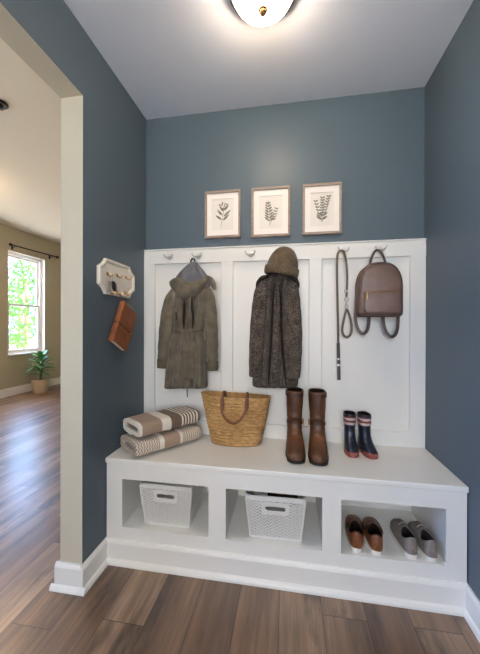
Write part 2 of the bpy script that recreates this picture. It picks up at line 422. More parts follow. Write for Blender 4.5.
# ------------------------------------------------------------------ storage bench
bench = thing('storage_bench', 'white built-in storage bench with three open cubbies across the alcove', 'bench', (W / 2, -.21, 0))
FY = -.411
OPX = [(.086, .520), (.602, 1.031), (1.110, 1.522)]; OZ = (.170, .404)
G().box((.002, -D, .481), (W - .002, -.027, HB)).build('seat_top', M_white, bench, smooth=False, bevel=.004)
g = G(); xs = [.004] + [q for p in OPX for q in p] + [W - .004]
for i in range(0, 8, 2): g.box((xs[i], FY, 0), (xs[i + 1], FY + .02, .4805))
for a, b in OPX: g.box((a, FY, 0), (b, FY + .02, OZ[0])); g.box((a, FY, OZ[1]), (b, FY + .02, .4805))
g.build('front_frame', M_white, bench, smooth=False)
for a, b in OPX:
    G().box((a - .02, FY + .0205, OZ[0] - .018), (b + .02, -.045, OZ[0])).build('cubby_floor', M_white, bench, smooth=False)
for x in (.062, .066 + .0): pass
for a in (.070, .524, .584, 1.035, 1.092, 1.526): G().box((a, FY + .0205, OZ[0] + .0005), (a + .014, -.045, .4795)).build('divider', M_white, bench, smooth=False)
G().box((.06, -.044, .05), (W - .06, -.030, .4795)).build('back_panel', M_white, bench, smooth=False)
g = G(); prof = [(0, 0), (.014, 0), (.014, .096), (.010, .106), (.005, .112), (0, .112)]
g.loft([[Vector((x, FY - q[0] - .0002, q[1])) for q in prof] for x in (.004, W - .004)]); g.build('base_board', M_white, bench, smooth=False)
g = G(); prof = [(.0142, 0), (.030, 0), (.029, .010), (.024, .018), (.0142, .024)]
g.loft([[Vector((x, FY - q[0], q[1])) for q in prof] for x in (.004, W - .004)]); g.build('shoe_moulding', M_white, bench, smooth=False)

# ------------------------------------------------------------------ ceiling light
LX, LY = .786, -.632
lamp = thing('ceiling_light', 'flush ceiling light with glowing frosted dome and metal rim', 'ceiling light', (LX, LY, 2.44))
G().lathe([(.0, 2.4395), (.075, 2.4395), (.080, 2.432), (.10, 2.428), (.124, 2.424), (.132, 2.417), (.132, 2.409), (.122, 2.406), (.113, 2.411)], 48, (LX, LY, 0)).build('rim', M_nickel, lamp)
G().lathe([(.116 * math.cos(a), 2.4075 - .074 * math.sin(a)) for a in [k * PI / 2 / 12 for k in range(12)]] + [(.004, 2.332)], 48, (LX, LY, 0)).build('glass_dome', M_dome, lamp, subd=0)
G().lathe([(.0, 2.336), (.016, 2.335), (.018, 2.330), (.013, 2.326), (.014, 2.321), (.009, 2.314), (.002, 2.310)], 20, (LX, LY, 0)).build('finial', M_brass, lamp)

# ------------------------------------------------------------------ coat hooks
def hook_parts(root):
    g = G(); g.lathe([(.0, 0), (.016, 0), (.017, .003), (.013, .006), (.0, .0065)], 20); g.xf(Matrix.Rotation(PI / 2, 4, 'X')); g.build('base_plate', M_hook, root, world=False)
    for s in (-1, 1):
        g = G(); path = spline([(0, -.004, 0), (s * .006, -.018, -.004), (s * .016, -.032, -.008), (s * .024, -.040, -.002), (s * .027, -.042, .010)], 5)
        g.tube(path, [.0045] * (len(path) - 3) + [.005, .006, .0055], ref=(0, 0, 1), n=10); g.build('prong', M_hook, root, world=False)
    g = G(); path = spline([(0, -.004, -.004), (0, -.016, -.012), (0, -.022, -.018), (0, -.026, -.012)], 4); g.tube(path, .004, ref=(1, 0, 0), n=8); g.build('prong', M_hook, root, world=False)
HK = [(.173, 'small metal coat hook left empty beside the hooded jacket'), (.350, 'small metal coat hook holding the hooded olive jacket'),
      (.665, 'small metal coat hook left empty beside the knit beanie'), (.846, 'small metal coat hook hidden under the knit beanie'),
      (1.176, 'small metal coat hook holding the dog leash'), (1.366, 'small metal coat hook holding the leather backpack')]
h0 = None
for x, lab in HK:
    if h0 is None:
        h0 = thing('coat_hook', lab, 'hook', (x, -.026, 1.568), 0, 'coat hooks on the white panelling'); hook_parts(h0)
    else:
        h = copy_tree(h0); h.location = (x, -.026, 1.568); h['label'] = lab

# ------------------------------------------------------------------ picture frames
def leafshape(g, x, z, ang, L, wd, y, m):
    pts = []; n = 7
    for k in range(n + 1): t = k / n; pts.append((t * L, wd * math.sin(PI * t ** .8)))
    for k in range(n - 1, 0, -1): t = k / n; pts.append((t * L, -wd * math.sin(PI * t ** .8)))
    c, s = math.cos(ang), math.sin(ang)
    g.add([Vector((x + a * c - b * s, y, z + a * s + b * c)) for a, b in pts], [tuple(range(len(pts)))], m)
def stemline(g, pts, w, y, m):
    vs = []; P = [Vector((a, y, b)) for a, b in pts]
    for i, p in enumerate(P):
        t = (P[min(i + 1, len(P) - 1)] - P[max(0, i - 1)]).normalized(); n = Vector((-t.z, 0, t.x)) * w; vs += [p + n, p - n]
    g.add(vs, [(2 * i, 2 * i + 1, 2 * i + 3, 2 * i + 2) for i in range(len(P) - 1)], m)
def picture(cx, cz, w, h, label, art):
    root = thing('picture_frame', label, 'picture', (cx, -.001, cz), 0, 'botanical prints above the panelling')
    fw, dp = .013, .022; x0, x1, z0, z1 = cx - w / 2, cx + w / 2, cz - h / 2, cz + h / 2
    g = G()
    g.box((x0, -dp, z0), (x0 + fw, -.001, z1)); g.box((x1 - fw, -dp, z0), (x1, -.001, z1)); g.box((x0 + fw, -dp, z0), (x1 - fw, -.001, z0 + fw)); g.box((x0 + fw, -dp, z1 - fw), (x1 - fw, -.001, z1))
    g.build('frame', M_frame, root, smooth=False, bevel=.002)
    g = G(); mw, mh = w - 2 * fw, h - 2 * fw; ow, oh = w * .30, h * .335
    X = [x0 + fw, cx - ow, cx + ow, x1 - fw]; Z = [z0 + fw, cz - oh, cz + oh, z1 - fw]
    for a, b, c, d in ((X[0], X[1], Z[0], Z[3]), (X[2], X[3], Z[0], Z[3]), (X[1], X[2], Z[0], Z[1]), (X[1], X[2], Z[2], Z[3])): g.box((a, -.0125, c), (b, -.006, d))
    g.build('mat_board', M_mat, root, smooth=False)
    g = G(); g.box((X[1] - .004, -.0075, Z[1] - .004), (X[2] + .004, -.004, Z[2] + .004), 0); yy = -.0080
    art(g, cx, cz, ow, oh, yy); g.build('botanical_print', [M_print, M_ink], root, smooth=False)
def art1(g, cx, cz, ow, oh, y):
    st = [(cx - .012, cz - oh * .8), (cx - .004, cz - oh * .3), (cx + .004, cz + oh * .1), (cx + .008, cz + oh * .6)]; stemline(g, st, .0012, y, 1)
    for k, (x, z, a, L) in enumerate(((-.006, -.03, 2.5, .05), (-.002, -.005, 2.3, .05), (.0, -.035, .75, .055), (.004, -.012, .7, .06), (.004, .02, 2.2, .04), (.006, .025, .8, .045))): leafshape(g, cx + x, cz + z, a, L, .007, y - .00015 * (k % 2 + 1), 1)
    for k in range(11):
        a = k * 2.4; r = .005 * math.sqrt(k); leafshape(g, cx + .004 + r * 1.2 * math.cos(a), cz + oh * .55 + r * math.sin(a), a, .014, .005, y - .0006 - .0001 * k, 1)
def art2(g, cx, cz, ow, oh, y):
    stemline(g, [(cx - .005, cz - oh * .8), (cx - .008, cz), (cx - .016, cz + oh * .75)], .0011, y, 1)
    for k in range(7):
        t = k / 6; x, z = cx - .006 - .010 * t, cz - .05 + .10 * t
        for s in (0, 1): leafshape(g, x, z, (2.45 if s else .7), .042 * (1 - .55 * t), .0055, y - .0002 * (s + 1), 1)
    stemline(g, [(cx - .002, cz - oh * .7), (cx + .015, cz - .03), (cx + .032, cz + .02)], .001, y - .0007, 1)
    for k in range(5):
        t = k / 4; x, z = cx + .010 + .022 * t, cz - .045 + .062 * t
        for s in (0, 1): leafshape(g, x, z, (2.3 if s else .4), .026 * (1 - .4 * t), .004, y - .0008 - .0002 * s, 1)
def art3(g, cx, cz, ow, oh, y):
    for j, (dx, top, n) in enumerate(((-.034, .045, 6), (.004, .062, 8), (.038, .068, 8))):
        stemline(g, [(cx, cz - oh * .75), (cx + dx * .4, cz - .03), (cx + dx, cz + top)], .001, y - .0007 * j, 1)
        for k in range(n):
            t = .25 + .75 * k / (n - 1); x, z = cx + dx * t, cz - oh * .75 + (top + oh * .75) * t
            for s in (0, 1): leafshape(g, x, z, (2.5 if s else .65), .017 if k else .03, .0045, y - .0007 * j - .0002 * (s + 1), 1)
    for a in (2.6, .5): leafshape(g, cx, cz - oh * .6, a, .036, .007, y - .0024, 1)
picture(.493, 1.814, .217, .278, 'small framed leaf print with one broad-leaved sprig, left of the three', art1)
picture(.778, 1.811, .224, .284, 'small framed leaf print with fern fronds, hung between the other two prints', art2)
picture(1.066, 1.811, .214, .284, 'small framed leaf print with three slender lavender-like stalks, right of the three', art3)

# ------------------------------------------------------------------ garments
def garment(levels, yc, ry, n=128, fold=None, power=.8):
    """levels = (y_px, xl_px, xr_px [, thickness factor]); rings from top to bottom"""
    rings = []; S = spline(levels, 4); N = len(S) - 1
    for i, lv in enumerate(S):
        a = px(lv[1], lv[0], yc); b = px(lv[2], lv[0], yc); cx = (a.x + b.x) / 2; rx = (b.x - a.x) / 2; z = (a.z + b.z) / 2; t = i / N
        k = lv[3] if len(lv) > 3 else 1; ring = []
        for j in range(n):
            th = 2 * PI * j / n; c, s = math.cos(th), math.sin(th)
            x = cx + rx * sp(c, power); y = yc + ry * k * sp(s, power); zz = z + (a.z - b.z) * -.5 * c
            if fold:
                dx, dy, dz = fold(c, s, t, th); x += dx; y += dy; zz += dz
            ring.append(Vector((x, min(y, -.030), zz)))
        rings.append(ring)
    return rings
def sleeve_path(pts, Y):
    out = []
    for x, y, r in pts:
        p = px(x, y, Y); out.append((p.x, p.y, p.z, r * .0054))
    return spline(out, 4)
def wrinkled_tube(g, S, flat, ref=(1, 0, 0), n=18, amp=.0025, seed=0, k=7):
    rings = []; P = [Vector(p[:3]) for p in S]; L = len(P)
    for i in range(L):
        t = (P[min(i + 1, L - 1)] - P[max(i - 1, 0)]).normalized(); a = Vector(ref); a -= t * a.dot(t); a.normalize(); b = t.cross(a); r = S[i][3]
        ring = []
        for j in range(n):
            th = 2 * PI * j / n; w = amp * (math.sin(i * 1.7 + seed + 2 * math.sin(th * 2 + seed)) + .6 * math.sin(th * 5 + i * .35 + seed))
            ring.append(P[i] + a * ((r + w) * math.cos(th)) + b * ((r * flat + w) * math.sin(th)))
        rings.append(ring)
    return g.loft(rings)

# -- olive hooded jacket
p = px(194, 262, -.07)
jk = thing('hooded_jacket', 'olive hooded jacket with cinched waist hanging over the towels', 'jacket', (p.x, p.y, p.z))
def jfold(c, s, t, th):
    if s > .3: return (0, 0, 0)
    lo = max(0, (t - .45) / .55); up = max(0, 1 - t / .5)
    y = 0
    for cc, wd, am in ((-.06, .045, .024), (.30, .05, .024)): y += am * (.35 + .65 * up) * math.exp(-((c - cc) / wd) ** 2)
    y += -.026 * lo * (abs(math.sin(c * 6.5 + .5)) - .5) - .008 * lo * math.sin(c * 23 + 2)
    y += -.034 * min(1, t * 6) * max(0, 1 - t / .44) * max(0, 1 - (c / .62) ** 4) * (abs(math.sin(c * 9 + .9 - t)) - .5) - .004 * up * math.sin(c * 9 + t * 5)
    y += .010 * math.exp(-((t - .42) / .035) ** 2)
    z = 0
    if t > .97: z = .012 * math.cos(c * 2.2) - .016 * max(0, 1 - abs(c + .02) * 4)
    return (0, y, z)
body = garment([(284, 178, 206, .75), (290, 173, 210, .9), (302, 171, 209, 1), (316, 172, 207, 1), (328, 173, 203, .9), (333, 173, 203, .88), (342, 170, 205, 1), (356, 168, 206, 1.05), (372, 166, 206, 1.1), (388, 165, 207, 1.1)], -.085, .045, fold=jfold)
G().loft(body).build('body', M_olive, jk, subd=1)
for nm, pts, cuff, Y in (('left', [(177, 290, 6), (171, 302, 8), (167.5, 320, 8.2), (165.5, 338, 7.6), (164, 352, 6.8), (163.2, 361, 6)], [(163.2, 359, 6.6), (162.6, 368, 6.0)], -.104),
                         ('right', [(206, 289, 6), (209, 302, 7.4), (210.5, 320, 7.4), (211.5, 338, 7), (212, 352, 6.4), (212.2, 362, 5.8)], [(212.2, 361, 6.4), (212.4, 370.5, 6.0)], -.106)):
    sl = wrinkled_tube(G(), sleeve_path(pts, Y), .8, seed=1.3 if nm == 'left' else 4, amp=.0022).build('sleeve', M_olive, jk, subd=1)
    cp = [px(x, y, Y) for x, y, r in cuff]; G().tube([(*q,) for q in cp], [r * .0054 for _, _, r in cuff], [r * .0045 for _, _, r in cuff], n=18).build('cuff', M_olive_seam, sl, bevel=.002)
# hood: grey lining tent gathered at the loop, olive cowl folded over in front
lin_levels = [(262, 192, 197, .35), (266, 187, 200, .6), (272, 181, 205, .85), (280, 175, 210, 1), (288, 174, 210, 1)]
def lfold(c, s, t, th):
    return (0, -.012 * math.sin(c * 13) * min(1, t * 2) if s < .2 else 0, 0)
G().loft(garment(lin_levels, -.08, .042, 40, lfold)).build('hood_lining', M_lining, jk, subd=1)
# the hood hangs forward as a sagging bowl: rows run from its rim down to the fold, columns from left to right
rows = []; NC, NR_ = 29, 11
rim = spline([(169.5, 281.5, -.088), (172, 279, -.112), (178, 278, -.122), (187, 281, -.128), (197, 280.5, -.124), (204, 278, -.112), (208, 275.5, -.092)], 8)
bot = spline([(170, 285, -.088), (173, 291, -.118), (179, 296, -.134), (187, 298.5, -.138), (196, 295, -.134), (204, 286, -.120), (209, 278, -.094)], 8)
for k in range(NR_):
    v = k / (NR_ - 1); row = []
    for j, (a_, b_) in enumerate(zip(rim, bot)):
        u = j / (len(rim) - 1); bul = math.sin(PI * u) * (.020 * math.sin(PI * v ** .8) + .004 * math.sin(v * 9 + u * 5))
        row.append(px(a_[0] + (b_[0] - a_[0]) * v, a_[1] + (b_[1] - a_[1]) * v + .5 * math.sin(u * 14 + v * 3), a_[2] + (b_[2] - a_[2]) * v - bul))
    rows.append(row)
last = rows[-1]
for dy in (.012, .028): rows.append([p + Vector((0, dy, .006 if dy > .02 else -.001)) for p in last])
g = G(); g.loft(rows, closed=False); g.build('hood', M_olive, jk, solid=.006, subd=1)
fl = sleeve_path([(206, 277, 2), (210, 279, 2.8), (212.5, 283, 3.0), (214.4, 287.5, 2.2), (215, 290, 1.2)], -.105); wrinkled_tube(G(), fl, .6, amp=.001).build('hood_tab', M_olive, jk, subd=1)
q0 = px(193, 264, -.085); g = G(); pt = [q0 + Vector((.012 * math.sin(a), -.002, .016 * -math.cos(a) + .014)) for a in [k * 2 * PI / 16 for k in range(16)]]
g.tube(pt, .003, .005, ref=(0, 1, 0), n=8, closed=True); g.build('hanging_loop', M_dkstrap, jk)
# waist cord, placket and front flap
wa = [px(x, y, Y) for x, y, Y in ((173, 330.5, -.086), (175, 332, -.122), (182, 332.5, -.128), (190, 332, -.128), (198, 331, -.125), (202.5, 329.5, -.09))]
G().tube(spline([tuple(q) for q in wa], 5), .0045, ref=(0, 0, 1), n=8).build('waist_cord', M_olive_seam, jk)
g = G(); rows = []
for i, (y, xl, xr, Y) in enumerate(spline([(330, 181, 193, -.134), (340, 179.5, 194, -.142), (355, 177, 195.5, -.148), (370, 175, 196.5, -.150), (380, 174, 197, -.148)], 4)):
    row = []
    for j in range(37):
        u = j / 36; q = px(xl + (xr - xl) * u, y - 2.0 * u + 1.2 * math.sin(u * 3), Y + .016 * (abs(math.sin(u * 3 * PI + .4)) - .5) * -(.4 + i / 16) + .016 * abs(u - .5)); row.append(q)
    rows.append(row)
g.loft(rows, closed=False); g.build('front_flap', M_olive, jk, solid=.004, subd=1)
g = G(); rows = []
for y, x, Y in spline([(296, 188, -.132), (306, 187.5, -.135), (318, 187.5, -.135), (330, 187, -.130)], 4): rows.append([px(x - 1.3, y, Y), px(x - .6, y, Y - .003), px(x + .6, y, Y - .003), px(x + 1.3, y, Y)])
g.loft(rows, closed=False); g.build('placket', M_olive_seam, jk, solid=.003, subd=1)
for (x0, y0, x1, y1) in ((176, 312, 179, 330), ):
    g = G(); g.tube([tuple(px(x0, y0, -.134)), tuple(px(x0 + .5, y0 + 8, -.134))], .0045, .002, n=8); g.build('zip_pull', M_dkstrap, jk)
g = G(); g.tube(spline([tuple(px(186, 384, -.128)), tuple(px(187, 390, -.128)), tuple(px(187.4, 397, -.124))], 3), .003, n=6); g.build('hem_cord', M_dkstrap, jk)

# -- tweed coat
p = px(279, 278, -.07)
tw = thing('tweed_coat', 'dark speckled wool tweed coat hanging under the knit beanie', 'coat', (p.x, p.y, p.z))
def tfold(c, s, t, th):
    if s > .3: return (0, 0, 0)
    k = min(1, t * 2.2); y = 0
    for cc, wdt, am in ((-.17, .045, .030), (.19, .045, .030), (.02, .02, .012), (.0, .12, -.012), (-.36, .10, -.008), (.40, .10, -.008)): y += am * k * math.exp(-((c - cc + .05 * t) / wdt) ** 2)
    z = 0
    if t > .95: z = -.004 + .010 * math.exp(-((c - .22) / .1) ** 2)
    return (0, y, z)
G().loft(garment([(272, 270, 292, .8), (276, 267, 293, .9), (281, 262, 296, 1), (288, 260, 296, 1), (305, 259, 297, 1), (330, 257, 298, 1), (360, 254, 299, 1), (387.5, 252, 298, 1.05)], -.072, .036, 160, tfold)).build('body', M_tweed, tw, subd=1)
for seed, pts, Y in ((0, [(263, 283, 5.5), (261, 292, 7), (259.3, 305, 7.6), (257.8, 325, 7.8), (256.6, 345, 7.6), (255.8, 362, 7.2), (255.4, 377.5, 6.8)], -.110),
                     (3, [(292, 283, 5.5), (292.5, 292, 6.8), (293, 305, 7.6), (294, 325, 7.9), (294.3, 345, 7.8), (294, 362, 7.4), (293.4, 379, 6.8)], -.112)):
    sl = wrinkled_tube(G(), sleeve_path(pts, Y), .65, seed=seed, amp=.0016).build('sleeve', M_tweed, tw, subd=1)
for pts in ([(268, 276, 2.6), (262, 278, 3.6), (258, 283, 3.4), (256.8, 288.5, 1.6)], [(291, 278, 2.6), (295, 279, 3.4), (297.5, 283, 3.2), (298.5, 288, 1.6)]):
    wrinkled_tube(G(), sleeve_path(pts, -.115), .6, ref=(0, 1, 0), amp=.001).build('collar', M_collar, tw, subd=1)

def fold_shade_strip(parent, pts, name='fold_shade'):  # thin dark strip laid on a garment front to paint in fold shade
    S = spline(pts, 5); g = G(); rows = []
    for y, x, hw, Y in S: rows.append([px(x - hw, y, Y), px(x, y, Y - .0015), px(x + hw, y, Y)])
    g.loft(rows, closed=False); return g.build(name, M_fold_shade, parent, solid=.002)
for pts in ([(300, 184.2, .25, -.136), (308, 184, 1.0, -.140), (320, 183.4, 1.1, -.140), (329, 183.8, .25, -.136)], [(297, 192, .3, -.136), (306, 192, 1.1, -.140), (320, 193.2, .9, -.140), (329, 192.4, .2, -.136)]): fold_shade_strip(jk, pts)
for pts in ([(284, 274.5, .3, -.112), (300, 273, 1.0, -.119), (335, 271.5, 1.0, -.122), (365, 269.5, 1.0, -.122), (384, 268.5, .4, -.120)], [(284, 279, .3, -.112), (300, 280.6, 1.0, -.119), (335, 281.5, 1.1, -.122), (365, 284, 1.0, -.122), (384, 285.5, .4, -.120)]): fold_shade_strip(tw, pts)
# -- beanie, tilted on the same hook
bc = px(280.7, 275, -.115); R = .088
bn = thing('knit_beanie', 'olive brown ribbed knit beanie with folded cuff over the tweed coat', 'hat', tuple(bc), rot=(0, math.radians(11), 0))
rings = []; n = 72
for i in range(15):
    a = i / 14 * PI / 2; rr = R * (.97 * math.cos(a) ** .85) if i < 14 else .004; z = .026 + .128 * math.sin(a) ** 1.1
    rings.append([Vector((rr * (1 + (.012 if j % 2 else -.012)) * math.cos(2 * PI * j / n), .78 * rr * (1 + (.012 if j % 2 else -.012)) * math.sin(2 * PI * j / n), z)) for j in range(n)])
G().loft(rings).build('crown', M_beanie, bn, world=False, angle=3)
g = G(); rings = []
for r_, z in ((.90, .0), (.97, -.001), (1.03, .004), (1.06, .022), (1.05, .040), (1.0, .048), (.94, .046)):
    rings.append([Vector((R * r_ * (1 + (.014 if j % 2 else -.014)) * math.cos(2 * PI * j / n), .8 * R * r_ * (1 + (.014 if j % 2 else -.014)) * math.sin(2 * PI * j / n), z - .004)) for j in range(n)])
g.loft(rings, False, False); g.build('cuff', M_beanie, bn, world=False, angle=3)

# ------------------------------------------------------------------ dog leash
p = px(342, 250, -.06)
ls = thing('dog_leash', 'taupe webbing dog leash looped over a hook with metal clip', 'leash', (p.x, p.y, p.z))
def strap(name, mat, parent, pts, w, th=.0018, ref=(1, 0, 0), n=6, closed=False, px_=True):
    P = [tuple(px(*q)) if px_ else q for q in pts]; S = spline(P, n)
    g = G(); g.tube(S, w, th, ref=ref, n=8, power=.5, closed=closed); return g.build(name, mat, parent)
strap('long_strand', M_leash, ls, [(345.2, 256, -.066), (343.5, 251.5, -.066), (340.5, 250.5, -.066), (337.8, 254, -.062), (337, 264, -.052), (337.3, 290, -.046), (338, 320, -.044), (338.4, 348, -.044)], .0062)
strap('short_strand', M_leash, ls, [(345.2, 256, -.066), (346.6, 266, -.056), (347.2, 280, -.05), (346.8, 290, -.048), (346.6, 297, -.048)], .0058)
strap('handle_loop', M_leash, ls, [(346.4, 309, -.05), (343.8, 320, -.052), (342.3, 330, -.054), (344, 335.5, -.056), (347.4, 337, -.056), (350.8, 334, -.056), (351.8, 327, -.054), (350, 317, -.05), (347, 309, -.048)], .0022, .0062, ref=(0, 1, 0))
e = strap('leather_end', M_dkleather, ls, [(338.3, 343, -.0455), (338.5, 356, -.0455), (338.8, 368, -.0455), (338.9, 380, -.0455)], .0088, .0035)
for y in (358, 364): strap('band', M_steel, e, [(338.5, y, -.0455), (338.6, y + 2, -.0455)], .0098, .0045)
g = G(); q = px(346.6, 299.5, -.05)
g.tube([q + Vector((.010 * math.cos(a), 0, .010 * math.sin(a))) for a in [k * 2 * PI / 16 for k in range(16)]], .0026, ref=(0, 1, 0), n=8, closed=True)
q = px(346.4, 305, -.05); g.tube([q + Vector((0, 0, .014)), q + Vector((0, 0, .004))], .005, n=10); 
g.tube([q + Vector((.008 * math.cos(a), 0, .013 * math.sin(a) - .008)) for a in [k * 2 * PI / 16 for k in range(16)]], .0026, ref=(0, 1, 0), n=8, closed=True); g.build('clip', M_steel, ls)
g = G(); q = px(346, 291, -.05); g.tube([q + Vector((0, 0, .006)), q + Vector((0, 0, -.006))], .009, .004, n=10); g.build('clip', M_steel, ls)

# ------------------------------------------------------------------ backpack
q = px(380.5, 290, -.10)
bp = thing('backpack', 'small taupe leather backpack with front zip pocket hanging from hook', 'backpack', tuple(q))
bp_rot = 0
def arch(w, h, n=40, rb=.02, top=.55):
    """outline of the bag: flat bottom with round corners, arched top; centred, z from 0 to h"""
    pts = []
    for k in range(7): a = PI + k / 6 * PI / 2; pts.append((-w / 2 + rb + rb * math.cos(a), rb + rb * math.sin(a)))
    for k in range(7): a = 1.5 * PI + k / 6 * PI / 2; pts.append((w / 2 - rb + rb * math.cos(a), rb + rb * math.sin(a)))
    hh = h * top
    for k in range(1, 24):
        a = k / 24 * PI; pts.append((w / 2 * sp(math.cos(a), .75), h - hh + hh * sp(math.sin(a), .75)))
    return pts
c0 = px(381, 316, -.14); c1 = px(381, 262, -.14); BH = c1.z - c0.z; BW = px(403.5, 300, -.13).x - px(359, 300, -.13).x
g = G(); rings = []
O = arch(BW, BH)
for y, s in ((-.040, .90), (-.046, .97), (-.058, 1.0), (-.118, 1.0), (-.132, .985), (-.141, .95), (-.147, .86), (-.150, .6), (-.151, .2)):
    rings.append([Vector((c0.x + a * s, y, c0.z + BH * .45 + (b - BH * .45) * s)) for a, b in O])
g.loft(rings); g.build('body', M_bag, bp, subd=1)
for y in (-.060, -.122):
    g = G(); g.tube([Vector((c0.x + a * 1.008, y, c0.z + BH * .45 + (b - BH * .45) * 1.008)) for a, b in O], .0028, n=6, ref=(0, 1, 0), closed=True); g.build('piping', M_bag_trim, bp)
PH = BH * .43
g = G(); rings = []; O2 = []
for a, b in arch(BW * .86, PH, rb=.024, top=.12): O2.append((a, b))
for y, s in ((-.140, .98), (-.150, 1.0), (-.158, .98), (-.162, .90), (-.164, .6), (-.1645, .2)): rings.append([Vector((c0.x + .004 + a * s, y, c0.z + .010 + PH * .5 + (b - PH * .5) * s)) for a, b in O2])
g.loft(rings); pk = g.build('front_pocket', M_bag, bp, subd=1)
zt = c0.z + .010 + PH - .006
g = G(); g.tube([(c0.x - BW * .37, -.1580, zt), (c0.x, -.1625, zt + .001), (c0.x + BW * .40, -.1580, zt)], .0032, .003, n=8, ref=(0, 0, 1)); zp = g.build('zipper', M_goldzip, pk)
g = G(); g.tube([(c0.x - BW * .33, -.164, zt - .002), (c0.x - BW * .335, -.167, zt - .016), (c0.x - BW * .335, -.167, zt - .040)], [.003, .005, .0055], [.002, .0025, .0025], n=8, ref=(1, 0, 0)); g.build('zip_pull', M_goldzip, pk)
g = G(); path = []
g.tube([Vector((c0.x + a * .93, -.146, c0.z + BH * .45 + (b - BH * .45) * .93)) for a, b in O[13:-1]], .0022, n=6, ref=(0, 1, 0)); g.build('main_zipper', M_bag_trim, bp)
strap('top_handle', M_bag_trim, bp, [(370.2, 264, -.085), (371.6, 258, -.078), (374.5, 252, -.07), (377.6, 250, -.068), (380.8, 252, -.07), (384, 258, -.078), (385.6, 264, -.085)], .0028, .0062, ref=(0, 1, 0))
strap('shoulder_strap', M_bag_trim, bp, [(357.2, 290, -.062), (355.8, 305, -.07), (355.4, 318, -.076), (357.6, 328, -.082), (362.2, 333.5, -.085), (366.8, 331, -.082), (368.8, 323, -.074), (369, 313, -.064)], .003, .0085, ref=(0, 1, 0))
strap('shoulder_strap', M_bag_trim, bp, [(383, 311, -.066), (383.4, 322, -.076), (385.8, 331, -.084), (390.4, 336.5, -.088), (395, 335, -.086), (397.5, 328, -.08), (398, 318, -.072), (397.4, 310, -.062)], .003, .0085, ref=(0, 1, 0))
strap('side_strap', M_bag_trim, bp, [(360.5, 284, -.06), (357.4, 289, -.06), (355.6, 297, -.062), (356, 303, -.066)], .0030, .007)

# ------------------------------------------------------------------ towels
def towel(label, z, mat, cx, cy, ang, L, Wd, Th, grp, turn=1):
    root_loc = (cx, cy, z)
    # thick cloth following a flattened spiral, drawn in the local yz plane and extruded along x
    th = .0125; path = []
    hw, hh = Wd / 2 - th * .5, Th / 2 - th * .5
    def oval(hw, hh, a0, a1, n):
        out = []
        for k in range(n + 1):
            a = a0 + (a1 - a0) * k / n; t = k / n
            out.append((a, hw, hh))
        return out
    turns = 2.25; n = 70
    for k in range(n + 1):
        a = PI * 1.5 + turns * 2 * PI * k / n; shrink = 1 - .62 * (k / n)
        h2 = max(th * .75, hh * shrink); w2 = hw - (hh - h2)
        path.append((w2 * sp(math.cos(a), .38), h2 * sp(math.sin(a), .52) * (1 - .10 * math.cos(a) * turn)))
    path = path[::-1]
    g = G(); rings = []; nx = 26
    xs = [-L / 2 + L * i / nx for i in range(nx + 1)]
    for x in xs:
        outer, inner = [], []
        e = 1 - .06 * (abs(x) / (L / 2)) ** 8
        for i, (y, zz) in enumerate(path):
            a = Vector(path[max(0, i - 1)]); b = Vector(path[min(len(path) - 1, i + 1)]); t = (b - a); t.normalize(); nn = Vector((-t.y, t.x)); h = th * .44
            wv = .0016 * math.sin(x * 40 + i * .4) + .0012 * math.sin(x * 90 + i)
            outer.append(Vector((x, (y + nn.x * h) * e, (zz + nn.y * h) * e + Th / 2 + wv))); inner.append(Vector((x, (y - nn.x * h) * e, (zz - nn.y * h) * e + Th / 2 + wv)))
        rings.append(outer + inner[::-1])
    g.loft(rings)
    o = g.build('towel', mat, None, world=False, loc=root_loc, rot=(0, 0, ang), angle=1.2)
    return tag(o, label, 'towel', grp)
ta = math.radians(52)
towel('folded beige towel with cream zigzag bands lying on the bench', HB + .003, M_towel_b, .210, -.226, ta, .372, .222, .086, 'folded towels on the bench')
towel('folded towel with taupe and cream stripes lying on top of the other towel', HB + .092, M_towel_a, .212, -.219, ta + .03, .358, .212, .084, 'folded towels on the bench', 1)

# ------------------------------------------------------------------ straw tote
bl = px(211, 441, -.165); br = px(259, 443.5, -.165); tl = px(200, 395, -.15); tr = px(269.5, 400, -.15)
tcx = (bl.x + br.x) / 2; ttx = (tl.x + tr.x) / 2
tote = thing('straw_tote', 'woven straw tote bag with brown leather handles standing on bench', 'bag', (tcx, -.13, HB))
g = G(); rings = []; NR = 15; sub = 6; n = 64
ht = (tl.z + tr.z) / 2 - HB; hb_, htp = (br.x - bl.x) / 2, (tr.x - tl.x) / 2
def tote_ring(t, rr=0, inset=0):
    hw = hb_ + (htp - hb_) * (t ** .85) + rr - inset; hd = .074 - .012 * t + rr - inset; cx = tcx + (ttx - tcx) * t; cy = -.112 + .006 * t
    tilt = (tr.z - tl.z) / 2
    out = []
    for j in range(n):
        th_ = 2 * PI * j / n; c, s = math.cos(th_), math.sin(th_)
        if t > .9: hd_ = hd
        out.append(Vector((cx + hw * sp(c, .75), cy + hd * sp(s, .8), HB + .002 + ht * t + tilt * t * c + .006 * t * t * (c * c - .5))))
    return out
rings.append(tote_ring(0, -.02)); rings.append(tote_ring(0, -.004))
for i in range(NR * sub + 1):
    t = i / (NR * sub); rings.append(tote_ring(t, .0055 * abs(math.sin(PI * t * NR))))
for t, ins in ((1.0, .006), (.8, .008), (.4, .010), (.06, .012)): rings.append(tote_ring(t, 0, ins))
g.loft(rings); g.build('basket', M_straw, tote, angle=3)
g = G(); g.tube(tote_ring(1.0, .001), .005, n=8, ref=(0, 0, 1), closed=True); g.build('rim', M_straw, tote)
FYT = -.178
def hstrap(pts, w, name): return strap(name, M_handle, tote, pts, .0045, w, ref=(0, 1, 0), n=6)
